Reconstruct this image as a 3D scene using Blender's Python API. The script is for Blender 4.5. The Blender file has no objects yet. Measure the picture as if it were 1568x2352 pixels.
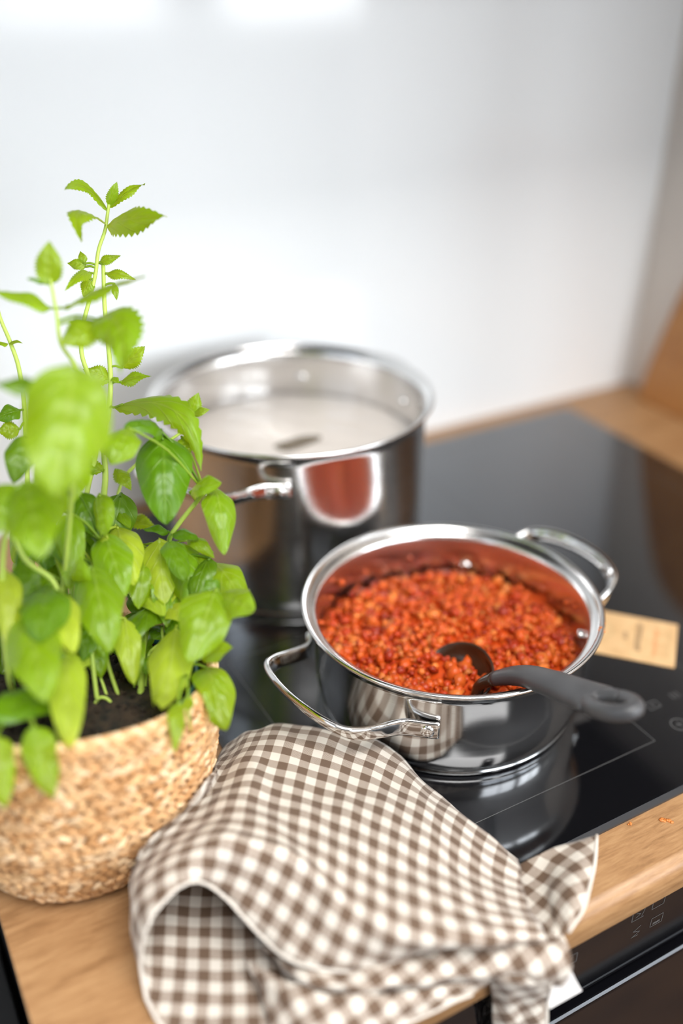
import bpy, bmesh, math, random
import numpy as np
from mathutils import Vector, Matrix

random.seed(7); rng = np.random.default_rng(7)
sc = bpy.context.scene
COL = sc.collection
W = 0.90                      # height of the hob glass above the floor; all z below are measured from it

# ---------------------------------------------------------------- camera
FPX = 2254.0; CX, CY = 784.0, 1176.0; H = 0.475
PITCH, YAW = math.radians(29.75), math.radians(29.1)
cF = np.array([math.sin(YAW)*math.cos(PITCH), math.cos(YAW)*math.cos(PITCH), -math.sin(PITCH)])
cR = np.array([math.cos(YAW), -math.sin(YAW), 0.0]); cU = np.cross(cR, cF)
camd = bpy.data.cameras.new('camera'); cam = bpy.data.objects.new('camera', camd); COL.objects.link(cam)
camd.sensor_fit = 'VERTICAL'; camd.sensor_height = 36.0; camd.sensor_width = 24.0
camd.lens = FPX*36.0/2352.0
camd.clip_start = 0.02
M = Matrix.Identity(4)
for i in range(3):
    M[i][0] = cR[i]; M[i][1] = cU[i]; M[i][2] = -cF[i]
M[0][3], M[1][3], M[2][3] = 0, 0, H+W
cam.matrix_world = M
camd.dof.use_dof = True; camd.dof.focus_distance = 0.618; camd.dof.aperture_fstop = 1.5
sc.camera = cam

# ---------------------------------------------------------------- world, daylight, exposure
sc.view_settings.view_transform = 'Standard'; sc.view_settings.look = 'None'
sc.view_settings.gamma = 1.0; sc.view_settings.use_curve_mapping = False
sc.view_settings.exposure = 0.24
sc.cycles.use_denoising = True
sc.cycles.max_bounces = 10; sc.cycles.diffuse_bounces = 5; sc.cycles.glossy_bounces = 6
sc.cycles.transmission_bounces = 6; sc.cycles.transparent_max_bounces = 8
sc.cycles.sample_clamp_indirect = 6.0
sc.cycles.caustics_reflective = False; sc.cycles.caustics_refractive = False
world = bpy.data.worlds.new('daylight'); sc.world = world; world.use_nodes = True
bg = world.node_tree.nodes['Background']; bg.inputs[0].default_value = (0.75, 0.86, 1.0, 1); bg.inputs[1].default_value = 1.2

def area_light(name, loc, rot, sx, sy, power, col):
    l = bpy.data.lights.new(name, 'AREA'); l.shape = 'RECTANGLE'; l.size = sx; l.size_y = sy
    l.energy = power; l.color = col
    o = bpy.data.objects.new(name, l); COL.objects.link(o); o.location = loc; o.rotation_euler = rot
    return o
# daylight entering through the two windows opposite the hob and the one in the left wall
area_light('window_daylight', (0.825, -2.50, 1.78), (math.radians(90), 0, 0), 1.45, 1.36, 56, (0.93, 0.97, 1.0))
area_light('window_daylight', (2.425, -2.50, 1.78), (math.radians(90), 0, 0), 1.45, 1.36, 78, (0.93, 0.97, 1.0))
area_light('window_daylight', (-1.90, -0.05, 1.75), (0, math.radians(-90), 0), 1.50, 1.70, 8, (0.86, 0.93, 1.0))

# overhead light added by an unseen ceiling panel (housing built with the room)
area_light('added_ceiling_light', (.25, -.45, W+1.565), (0, 0, 0), 1.16, .86, 30, (1.0, .98, .95))

# ---------------------------------------------------------------- geometry helpers
O3 = np.array([0, 0, H])
def ray(px, py): return cF*FPX + cR*(px-CX) - cU*(py-CY)
def un(px, py, z):
    d = ray(px, py); return O3 + d*((z-H)/d[2])
def und(px, py, dep): return O3 + ray(px, py)*(dep/FPX)
def unit(v):
    v = np.asarray(v, float); n = np.linalg.norm(v); return v/n if n > 1e-12 else v

BASE = {}
def setp(o, label=None, cat=None, group=None, kind=None):
    if label: o['label'] = label
    if cat: o['category'] = cat
    if group: o['group'] = group
    if kind: o['kind'] = kind
    return o
def thing(name, base, label=None, cat=None, group=None, kind=None):
    o = bpy.data.objects.new(name, None); COL.objects.link(o); o.empty_display_size = 0.02
    o.location = (base[0], base[1], base[2]+W); BASE[o] = np.array(base, float)
    return setp(o, label, cat, group, kind)
def obj(name, verts, faces, mat, parent=None, smooth=True, base=None, uv=None, label=None, cat=None, group=None, kind=None, col=None):
    verts = np.asarray(verts, float)
    if parent is not None: b = BASE[parent]
    elif base is not None: b = np.array(base, float)
    else:
        b = np.array([(verts[:, 0].min()+verts[:, 0].max())/2, (verts[:, 1].min()+verts[:, 1].max())/2, verts[:, 2].min()])
    me = bpy.data.meshes.new(name)
    me.from_pydata((verts-b).tolist(), [], [tuple(f) for f in faces])
    if uv is not None:
        lay = me.uv_layers.new(name='UVMap')
        vi = np.zeros(len(me.loops), dtype=np.int32); me.loops.foreach_get('vertex_index', vi)
        lay.data.foreach_set('uv', np.asarray(uv, dtype=np.float32)[vi].ravel())
    if col is not None:
        a = me.color_attributes.new('tint', 'FLOAT_COLOR', 'POINT')
        c4 = np.ones((len(verts), 4), np.float32); c4[:, :3] = np.asarray(col, np.float32).reshape(len(verts), -1)
        a.data.foreach_set('color', c4.ravel())
    if smooth: me.polygons.foreach_set('use_smooth', [True]*len(me.polygons))
    me.materials.append(mat); me.update()
    o = bpy.data.objects.new(name, me); COL.objects.link(o); BASE[o] = b
    if parent is not None: o.parent = parent
    else: o.location = (b[0], b[1], b[2]+W)
    return setp(o, label, cat, group, kind)
class MB:
    def __init__(s): s.v = []; s.f = []
    def add(s, v, f):
        n = len(s.v); s.v += [list(map(float, p)) for p in v]; s.f += [[i+n for i in q] for q in f]; return s
    def box(s, lo, hi):
        x0, y0, z0 = lo; x1, y1, z1 = hi
        return s.add([(x0,y0,z0),(x1,y0,z0),(x1,y1,z0),(x0,y1,z0),(x0,y0,z1),(x1,y0,z1),(x1,y1,z1),(x0,y1,z1)],
                     [(0,3,2,1),(4,5,6,7),(0,1,5,4),(1,2,6,5),(2,3,7,6),(3,0,4,7)])
    def build(s, name, mat, parent=None, **k): return obj(name, s.v, s.f, mat, parent, **k)
def bevel(o, w, seg=3, ang=40):
    m = o.modifiers.new('bevel', 'BEVEL'); m.width = w; m.segments = seg; m.limit_method = 'ANGLE'; m.angle_limit = math.radians(ang)
    for p in o.data.polygons: p.use_smooth = True
    return o
def catmull(P, n):
    P = np.asarray(P, float); k = len(P); out = []
    for i in range(k-1):
        p0 = P[i-1] if i > 0 else 2*P[0]-P[1]; p1 = P[i]; p2 = P[i+1]; p3 = P[i+2] if i+2 < k else 2*P[-1]-P[-2]
        for j in range(n):
            t = j/n
            out.append(0.5*((2*p1)+(-p0+p2)*t+(2*p0-5*p1+4*p2-p3)*t*t+(-p0+3*p1-3*p2+p3)*t**3))
    out.append(P[-1]); return np.array(out)
def grid_faces(m, n, closed=False):
    f = []
    for i in range(m-1):
        for j in range(n if closed else n-1):
            j2 = (j+1) % n
            f.append((i*n+j, i*n+j2, (i+1)*n+j2, (i+1)*n+j))
    return f
def lathe(profile, c, seg=96, cap0=False, cap1=False):
    a = np.linspace(0, 2*np.pi, seg, endpoint=False); v = []
    for r, z in profile: v += [(c[0]+r*math.cos(t), c[1]+r*math.sin(t), z) for t in a]
    f = grid_faces(len(profile), seg, True)
    if cap0: f.append(tuple(range(seg))[::-1])
    if cap1: f.append(tuple(range((len(profile)-1)*seg, len(profile)*seg)))
    return v, f
def sweep(path, wid, thk, side0, seg=12, power=2.6):
    """strap or tube along a path: superellipse cross-section, wid along 'side' and thk across it"""
    path = np.asarray(path, float); n = len(path)
    wid = np.broadcast_to(wid, n); thk = np.broadcast_to(thk, n); v = []
    side0 = np.asarray(side0, float)
    if side0.ndim == 1: side0 = np.tile(side0, (n, 1))
    for i in range(n):
        t = unit(path[min(i+1, n-1)]-path[max(i-1, 0)])
        s = unit(side0[i]-t*(side0[i]@t)); q = np.cross(t, s)
        for k in range(seg):
            a = 2*np.pi*k/seg; c, d = math.cos(a), math.sin(a)
            v.append(path[i]+s*wid[i]/2*math.copysign(abs(c)**(2/power), c)+q*thk[i]/2*math.copysign(abs(d)**(2/power), d))
    f = grid_faces(n, seg, True); f.append(tuple(range(seg))[::-1]); f.append(tuple(range((n-1)*seg, n*seg)))
    return v, f
def tube(path, rad, seg=8):
    path = np.asarray(path, float); n = len(path); rad = np.broadcast_to(rad, n)
    s = unit(np.cross(path[1]-path[0], (0.3, 0.5, 0.81))); sides = []
    for i in range(n):
        t = unit(path[min(i+1, n-1)]-path[max(i-1, 0)]); s = unit(s-t*(s@t)); sides.append(s)
    return sweep(path, rad*2, rad*2, np.array(sides), seg, 2.0)

# ---------------------------------------------------------------- materials
def lin(r, g, b):
    return tuple(((c/255)/12.92 if c/255 <= .04045 else ((c/255+.055)/1.055)**2.4) for c in (r, g, b))+(1,)
def mat(name, color, rough=.5, metal=0., ior=1.5, coat=0., spec=.5, sub=0., trans=0.):
    m = bpy.data.materials.new(name); m.use_nodes = True
    p = m.node_tree.nodes['Principled BSDF']
    p.inputs['Base Color'].default_value = color; p.inputs['Roughness'].default_value = rough
    p.inputs['Metallic'].default_value = metal; p.inputs['IOR'].default_value = ior
    p.inputs['Coat Weight'].default_value = coat; p.inputs['Specular IOR Level'].default_value = spec
    p.inputs['Transmission Weight'].default_value = trans
    if sub: p.inputs['Subsurface Weight'].default_value = sub; p.inputs['Subsurface Scale'].default_value = .004
    return m
def N(m, t, **k):
    n = m.node_tree.nodes.new(t)
    for a, b in k.items():
        if a in n.inputs: n.inputs[a].default_value = b
        else: setattr(n, a, b)
    return n
def L(m, a, b): m.node_tree.links.new(a, b)
def P(m): return m.node_tree.nodes['Principled BSDF']
def ramp(m, stops):
    r = N(m, 'ShaderNodeValToRGB'); e = r.color_ramp.elements
    while len(e) < len(stops): e.new(.5)
    for x, (p, c) in zip(e, stops): x.position = p; x.color = c
    return r
def noisy(m, c1, c2, scale=(1, 1, 1), nscale=5, detail=4, lo=.35, hi=.65, bump=0., dist=.001):
    tc = N(m, 'ShaderNodeTexCoord'); mp = N(m, 'ShaderNodeMapping'); mp.inputs['Scale'].default_value = scale
    nz = N(m, 'ShaderNodeTexNoise', Scale=nscale, Detail=detail)
    L(m, tc.outputs['Object'], mp.inputs[0]); L(m, mp.outputs[0], nz.inputs['Vector'])
    r = ramp(m, [(lo, c1), (hi, c2)]); L(m, nz.outputs[0], r.inputs[0]); L(m, r.outputs[0], P(m).inputs['Base Color'])
    if bump:
        b = N(m, 'ShaderNodeBump', Strength=bump, Distance=dist); L(m, nz.outputs[0], b.inputs['Height']); L(m, b.outputs[0], P(m).inputs['Normal'])
    return m

m_splash = mat('white_glass_splashback', (.86, .88, .895, 1), .10, ior=1.45, spec=.5)
m_paint = mat('warm_grey_paint', lin(214, 205, 196), .75)
m_white = mat('white_wall_paint', (.83, .83, .82, 1), .8)
m_room = mat('greige_wall_paint', (.40, .385, .365, 1), .8); m_ceil = mat('ceiling_paint', (.50, .49, .48, 1), .85)
m_floor = noisy(mat('brown_floor_boards', lin(90, 62, 40), .4), lin(70, 46, 29), lin(108, 76, 49), (1.5, 12, 1), 3, 5)

def oak(name, scale, c0=lin(126, 90, 56), c1=lin(156, 117, 78), c2=lin(174, 136, 95), rough=.42):
    m = mat(name, c1, rough)
    tc = N(m, 'ShaderNodeTexCoord'); mp = N(m, 'ShaderNodeMapping'); mp.inputs['Scale'].default_value = scale
    L(m, tc.outputs['Object'], mp.inputs[0])
    n1 = N(m, 'ShaderNodeTexNoise', Scale=3.0, Detail=6.0, Roughness=.6, Distortion=1.2)
    n2 = N(m, 'ShaderNodeTexNoise', Scale=14.0, Detail=8.0, Roughness=.7, Distortion=.3)
    L(m, mp.outputs[0], n1.inputs['Vector']); L(m, mp.outputs[0], n2.inputs['Vector'])
    mx = N(m, 'ShaderNodeMix', data_type='FLOAT'); mx.inputs[0].default_value = .55
    L(m, n1.outputs[0], mx.inputs[2]); L(m, n2.outputs[0], mx.inputs[3])
    r = ramp(m, [(.34, c0), (.48, c1), (.62, c2)]); L(m, mx.outputs[0], r.inputs[0]); L(m, r.outputs[0], P(m).inputs['Base Color'])
    b = N(m, 'ShaderNodeBump', Strength=.12, Distance=.0005); L(m, n2.outputs[0], b.inputs['Height']); L(m, b.outputs[0], P(m).inputs['Normal'])
    return m
m_oak = oak('oak_worktop', (4, 34, 34))
m_board = oak('oiled_board_wood', (30, 6, 6), lin(140, 88, 42), lin(172, 116, 62), lin(186, 132, 74), .5)

m_hob = mat('black_glass', (.005, .005, .006, 1), .06, ior=2.1, spec=.5)
def black_glass(m, power):
    nt = m.node_tree; out = nt.nodes['Material Output']
    lw = N(m, 'ShaderNodeLayerWeight'); lw.inputs['Blend'].default_value = .5
    pw = N(m, 'ShaderNodeMath', operation='POWER'); L(m, lw.outputs['Facing'], pw.inputs[0]); pw.inputs[1].default_value = power
    mr = N(m, 'ShaderNodeMapRange'); mr.inputs['To Min'].default_value = .04; mr.inputs['To Max'].default_value = 1.0; L(m, pw.outputs[0], mr.inputs[0])
    df = N(m, 'ShaderNodeBsdfDiffuse'); df.inputs[0].default_value = (.004, .004, .005, 1)
    gl = N(m, 'ShaderNodeBsdfGlossy'); gl.inputs['Roughness'].default_value = .07; gl.inputs['Color'].default_value = (.93, .96, 1.0, 1)
    ms = N(m, 'ShaderNodeMixShader'); L(m, mr.outputs[0], ms.inputs[0]); L(m, df.outputs[0], ms.inputs[1]); L(m, gl.outputs[0], ms.inputs[2]); L(m, ms.outputs[0], out.inputs[0])
black_glass(m_hob, 2.6)
m_hobedge = mat('hob_edge_glass', (.03, .03, .032, 1), .2)
m_print = mat('grey_hob_print', (.10, .10, .10, 1), .4)
m_ovenglass = mat('oven_black_glass', (.003, .003, .004, 1), .04, ior=1.5)
m_ovenedge = mat('oven_glass_edge', (.22, .24, .27, 1), .3)
m_black = mat('black_laminate', (.008, .008, .009, 1), .5)

def steel(name, rough, base=(.74, .73, .72, 1), brushed=0.):
    m = mat(name, base, rough, 1.0)
    if brushed:
        tc = N(m, 'ShaderNodeTexCoord'); mp = N(m, 'ShaderNodeMapping'); mp.inputs['Scale'].default_value = (1, 1, 260)
        nz = N(m, 'ShaderNodeTexNoise', Scale=9.0, Detail=3.0)
        L(m, tc.outputs['Object'], mp.inputs[0]); L(m, mp.outputs[0], nz.inputs['Vector'])
        r = N(m, 'ShaderNodeMapRange'); r.inputs['To Min'].default_value = rough*.6; r.inputs['To Max'].default_value = rough*1.5+brushed
        L(m, nz.outputs[0], r.inputs[0]); L(m, r.outputs[0], P(m).inputs['Roughness'])
    return m
m_steel = steel('polished_steel', .07)
m_steel_b = steel('brushed_steel', .09, brushed=.04)
m_steel_s = steel('satin_steel_body', .16, brushed=.05)
m_steel_in = steel('satin_steel_inside', .2)

# ---------------------------------------------------------------- the setting
YW = 0.8483            # face of the splashback
XR = 0.893             # face of the right-hand wall
ZT = -0.004            # oak worktop surface
def boxobj(name, lo, hi, m, **k):
    kk = dict(kind='structure'); kk.update(k); bv = kk.pop('bv', 0); par = kk.pop('parent', None)
    o = MB().box(lo, hi).build(name, m, par, smooth=False, **kk)
    if bv: bevel(o, bv)
    return o
boxobj('floor', (-2.0, -2.6, -W-.1), (3.4, YW+.1, -W), m_floor, label='brown wooden floor below the kitchen worktop')
boxobj('ceiling', (-2.0, -2.6, 1.62), (3.4, YW+.1, 1.72), m_ceil, label='plain pale kitchen ceiling')
boxobj('wall_back', (-2.0, YW, -W), (3.4, YW+.1, 1.62), m_splash, label='glossy white splashback wall behind the pots')
boxobj('wall_right', (XR, .15, -W), (XR+.1, YW, 1.62), m_paint, label='grey painted side wall beside the hob')
boxobj('wall_far', (3.3, -2.5, -W), (3.4, YW, 1.62), m_room, label='greige wall at the far end of the kitchen')
def wall_with_windows(name, axis, pos, thick, a0, a1, wins, label):
    """wall in plane axis=pos with rectangular openings (a0,a1,z0,z1)"""
    mb = MB(); wins = sorted(wins); cur = a0
    def seg(u0, u1, z0, z1):
        if axis == 'y': mb.box((u0, pos-thick, z0), (u1, pos, z1))
        else: mb.box((pos-thick, u0, z0), (pos, u1, z1))
    for (u0, u1, z0, z1) in wins:
        seg(cur, u0, -W, 1.62); seg(u0, u1, -W, z0); seg(u0, u1, z1, 1.62); cur = u1
    seg(cur, a1, -W, 1.62)
    return mb.build(name, m_room, smooth=False, kind='structure', label=label)
WF = [(.10, 1.55, .20, 1.56), (1.70, 3.15, .20, 1.56)]
WL = [(-.85, .75, .15, 1.55)]
wall_with_windows('wall_front', 'y', -2.4, .1, -2.0, 3.3, WF, 'greige wall with two windows opposite the hob')
wall_with_windows('wall_left', 'x', -1.8, .1, -2.4, YW, WL, 'greige wall with a window left of the worktop')
def window(n, axis, pos, w, label):
    u0, u1, z0, z1 = w; t = thing('window_%d' % n, ((u0+u1)/2, pos, z0) if axis == 'y' else (pos, (u0+u1)/2, z0), label, None, None, 'structure')
    def bx(name, a, b, c, d, dp, m):
        lo, hi = ((a, pos-.05-dp, c), (b, pos-.05+dp, d)) if axis == 'y' else ((pos-.05-dp, a, c), (pos-.05+dp, b, d))
        return MB().box(lo, hi).build(name, m, t, smooth=False)
    f = .05; um = (u0+u1)/2
    bx('frame_rail', u0, u1, z0, z0+f, .03, m_white); bx('frame_rail', u0, u1, z1-f, z1, .03, m_white)
    for a in (u0, um-f/2, u1-f): bx('frame_post', a, a+f, z0+f, z1-f, .03, m_white)
    bx('glazing_bar', u0+f, um-f/2, z0+.85, z0+.875, .02, m_white); bx('glazing_bar', um+f/2, u1-f, z0+.85, z0+.875, .02, m_white)
window(1, 'y', -2.4, WF[0], 'white two-leaf window opposite the hob')
window(2, 'y', -2.4, WF[1], 'white two-leaf window beside the first one')
window(3, 'x', -1.8, WL[0], 'white two-leaf window in the left wall')

lamp = thing('added_ceiling_lamp', (.25, -.45, 1.57), 'flat white ceiling panel, unseen, added to light the worktop from above', 'lamp')  # unseen lamp, added to brighten upward-facing surfaces and the lower splashback
m_diff = mat('added_lamp_diffuser', (.9, .9, .88, 1), .5); P(m_diff).inputs['Emission Color'].default_value = (1, .97, .93, 1); P(m_diff).inputs['Emission Strength'].default_value = 2.0
MB().box((-.37, -.92, 1.580), (.87, .02, 1.619)).build('housing', m_white, lamp, smooth=False)
MB().box((-.35, -.90, 1.574), (.85, .00, 1.5798)).build('diffuser', m_diff, lamp, smooth=False)

# worktop (oak) with a rounded front edge, hob glass, oven and base units
XL = 0.0104
YF = 0.2575
sec = [(YF+.008, ZT), (YF+.0035, ZT-.0018), (YF+.0008, ZT-.005), (YF, ZT-.010), (YF, ZT-.024), (YF+.002, ZT-.028), (YW-.001, ZT-.028), (YW-.001, ZT)]
n = len(sec); XE = XR-.001
wv = [(XL, y, z) for y, z in sec]+[(XE, y, z) for y, z in sec]
wf = [(i, (i+1) % n, n+(i+1) % n, n+i) for i in range(n)]+[tuple(range(n))[::-1], tuple(range(n, 2*n))]
wt = obj('worktop', wv, wf, m_oak, smooth=False, label='oak wood worktop with rounded front edge around the hob', cat='worktop')
for p in wt.data.polygons[:5]: p.use_smooth = True

hob = thing('induction_hob', (.471, .559, ZT), 'black glass induction hob set into the oak worktop', 'hob')
HX0, HX1, HY0, HY1 = .175, .7673, .299, .8186
def rrect(x0, x1, y0, y1, r, k=5):
    pts = []
    for cx, cy, a in ((x1-r, y0+r, -90), (x1-r, y1-r, 0), (x0+r, y1-r, 90), (x0+r, y0+r, 180)):
        for i in range(k+1):
            t = math.radians(a+90*i/k); pts.append((cx+r*math.cos(t), cy+r*math.sin(t)))
    return pts
def slab(pts_list):
    """stack of outlines (pts, z): closed solid"""
    v = []; k = len(pts_list[0][0])
    for pts, z in pts_list: v += [(x, y, z) for x, y in pts]
    f = grid_faces(len(pts_list), k, True)
    f.append(tuple(range(k))[::-1]); f.append(tuple(range((len(pts_list)-1)*k, len(pts_list)*k)))
    return v, f
o1 = rrect(HX0, HX1, HY0, HY1, .004); o2 = rrect(HX0+.003, HX1-.003, HY0+.003, HY1-.003, .003)
obj('glass_plate', *slab([(o2, -.0012), (o2, 0.0)]), m_hob, hob, smooth=False)
v, f = slab([(o1, ZT), (o1, -.0022), (o2, -.0006)])
obj('bevelled_edge', v, f[:-1], m_hobedge, hob, smooth=False)
def hobline(name, x0, y0, x1, y1, w=.0006):
    d = unit((x1-x0, y1-y0)); nx, ny = -d[1]*w/2, d[0]*w/2
    return obj(name, [(x0+nx, y0+ny, .00012), (x0-nx, y0-ny, .00012), (x1-nx, y1-ny, .00012), (x1+nx, y1+ny, .00012)], [(0, 1, 2, 3)], m_print, hob, smooth=False)
for a in [(.215, .3414, .4384, .3414), (.4384, .3414, .4384, .565), (.215, .565, .4384, .565), (.215, .3414, .215, .565),
          (.215, .60, .4384, .60), (.215, .79, .4384, .79), (.4384, .60, .4384, .79), (.215, .60, .215, .79),
          (.515, .3414, .515, .79), (.515, .79, .727, .79), (.727, .3414, .727, .79), (.515, .3414, .727, .3414)]:
    hobline('zone_line', *a, w=.00045)
def ring_mark(x, y, r, w=.0007, a0=0, a1=360):
    k = 24; v = []
    for i in range(k+1):
        t = math.radians(a0+(a1-a0)*i/k)
        v += [(x+(r-w)*math.cos(t), y+(r-w)*math.sin(t), .00012), (x+r*math.cos(t), y+r*math.sin(t), .00012)]
    obj('touch_symbol', v, [(2*i, 2*i+1, 2*i+3, 2*i+2) for i in range(k)], m_print, hob, smooth=False)
def touch_lines(segs):
    mb = MB()
    for x0, y0, x1, y1 in segs:
        w = .0006; d = unit((x1-x0, y1-y0)); nx, ny = -d[1]*w/2, d[0]*w/2
        mb.add([(x0+nx, y0+ny, .00012), (x0-nx, y0-ny, .00012), (x1-nx, y1-ny, .00012), (x1+nx, y1+ny, .00012)], [(0, 1, 2, 3)])
    mb.build('touch_symbol', m_print, hob, smooth=False)
ring_mark(.4655, .3454, .0062); touch_lines([(.4625, .3454, .4685, .3454), (.4655, .3424, .4655, .3484)])
touch_lines([(.4590, .3660, .4690, .3660), (.4690, .3660, .4690, .3730), (.4690, .3730, .4590, .3730), (.4590, .3730, .4590, .3660), (.4620, .3695, .4660, .3695), (.4640, .3675, .4640, .3715)])
touch_lines([(.4830, .3665, .4830, .3730), (.4860, .3665, .4860, .3730), (.4890, .3665, .4890, .3730)])

def cabinet(name, x0, x1, label, mat_, yf=.268):
    t = thing(name, ((x0+x1)/2, .55, -W), label, 'cabinet')
    MB().box((x0+.001, yf+.02, -W+.0), (x1-.001, YW-.002, ZT-.0285)).build('body', mat_, t, smooth=False)
    bevel(MB().box((x0+.0015, yf, -W+.1), (x1-.0015, yf+.0195, ZT-.031)).build('door', mat_, t, smooth=False), .001)
    return t
cabinet('base_cabinet', XL+.001, .1695, 'narrow dark base cabinet under the worktop left of the oven', m_black)
cabinet('base_cabinet', .7705, XE, 'narrow dark base cabinet under the worktop right of the oven', m_black)
low = thing('low_cabinet', (-.145, .55, -W), 'matt black low unit beside the open end of the worktop', 'cabinet')
MB().box((-.30, .05, -W), (XL-.004, YW-.002, -.20)).build('body', m_black, low, smooth=False)
bevel(MB().box((-.302, .03, -.20), (XL-.003, YW-.002, -.17)).build('top_board', m_black, low, smooth=False), .002)

wc = thing('wall_cabinet', (.30, .675, .54), 'white wall cabinet with a dark underside hanging above the hob', 'cabinet')
MB().box((-.30, .515, .56), (XE, YW-.002, 1.25)).build('body', m_white, wc, smooth=False)
MB().box((-.30, .500, .54), (XE, YW-.002, .5595)).build('underside_panel', m_black, wc, smooth=False)
for x0 in (-.30, .098, .496): bevel(MB().box((x0+.0015, .495, .562), (x0+.395, .5145, 1.248)).build('door', m_white, wc, smooth=False), .001)

oven = thing('oven', (.47, .55, -W+.1), 'built-in black glass oven under the worktop front edge', 'oven')
MB().box((.171, .2845, -W+.1), (.769, YW-.004, ZT-.0285)).build('body', m_black, oven, smooth=False)
MB().box((.172, .262, -.0885), (.768, .284, ZT-.0305)).build('control_panel', m_ovenglass, oven, smooth=False)
door = MB().box((.172, .258, -.70), (.768, .284, -.0945)).build('door', m_ovenglass, oven, smooth=False)
MB().box((.172, .2572, -.0965), (.768, .2582, -.0944)).build('door_edge', m_ovenedge, oven, smooth=False)
hp = np.array([(.215, .256, -.190), (.215, .222, -.186), (.222, .214, -.185), (.718, .214, -.185), (.725, .222, -.186), (.725, .256, -.190)])
obj('handle', *sweep(catmull(hp, 6), .018, .011, (0, .2, 1), 12, 3.), m_black, oven)
def panel_icon(x, z, segs):
    mb = MB(); w = .00045; y = .26185
    for x0, z0, x1, z1 in segs:
        d = unit((x1-x0, z1-z0)); nx, nz = -d[1]*w/2, d[0]*w/2
        mb.add([(x+x0+nx, y, z+z0+nz), (x+x1+nx, y, z+z1+nz), (x+x1-nx, y, z+z1-nz), (x+x0-nx, y, z+z0-nz)], [(0, 3, 2, 1)])
    mb.build('panel_icon', m_print, oven, smooth=False)
SQ = [(-.005, -.004, .005, -.004), (.005, -.004, .005, .004), (.005, .004, -.005, .004), (-.005, .004, -.005, -.004)]
panel_icon(.3715, -.0385, SQ); panel_icon(.3735, -.0565, SQ+[(-.003, -.0025, .003, -.0025), (-.003, -.0018, .003, -.0018), (-.003, -.0012, .003, -.0012)])
panel_icon(.3550, -.0400, [SQ[0], SQ[3], SQ[2], (-.002, -.002, .002, 0), (.002, 0, -.002, .002), (.003, -.003, .005, .003)])
panel_icon(.3565, -.0565, [(-.003, -.004, .003, -.0015), (.003, -.0015, -.003, .001), (-.003, .001, .003, .004), (-.004, -.004, .002, -.0045)])
panel_icon(.3020, -.0480, SQ+[(-.002, 0, .002, .002), (-.002, -.002, .002, 0)])
panel_icon(.2440, -.0500, SQ); panel_icon(.2600, -.0400, SQ)

# ---------------------------------------------------------------- pots
def spin_points(c, az, r, z): return np.array([c[0]+r*math.cos(az), c[1]+r*math.sin(az), z])
def make_pot(name, label, c, rb, rw, rl, zt, m_body):
    """rb base radius, rw wall radius, rl lip radius, zt lip height"""
    t = thing(name, (c[0], c[1], 0.0), label, 'pot')
    prof = [(.002, .0006), (rb-.004, .0004), (rb-.001, .0010), (rb, .0022), (rb, .0042), (rb-.0008, .0052), (rb-.0002, .0060),
            (rb+(rw-rb)*.45, .0095), (rw-.0006, .016), (rw, .022), (rw+.0006, zt*.5), (rw+.0009, zt-.014),
            (rw+.0022, zt-.010), (rl-.0045, zt-.0062), (rl-.0012, zt-.0035), (rl, zt-.0015), (rl-.0004, zt-.0002), (rl-.0014, zt+.0002), (rl-.0030, zt-.0006)]
    prof += [(rl-.0044, zt-.0030), (rl-.0056, zt-.0036), (rw+.0003, zt-.0050), (rw-.0006, zt-.0075), (rw-.0010, zt-.0105), (rw-.0014, zt-.016),
             (rw-.0018, zt*.5), (rw-.003, .018), (rw-.008, .0085), (rw-.016, .0065), (.002, .0062)]
    cut = 18
    v, f = lathe(prof[:cut+1], c, 128, cap0=True); obj('body', v, f, m_body, t)
    v, f = lathe(prof[cut:], c, 128, cap1=True); obj('inner_wall', v, f, m_steel_in, t)
    return t
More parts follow.
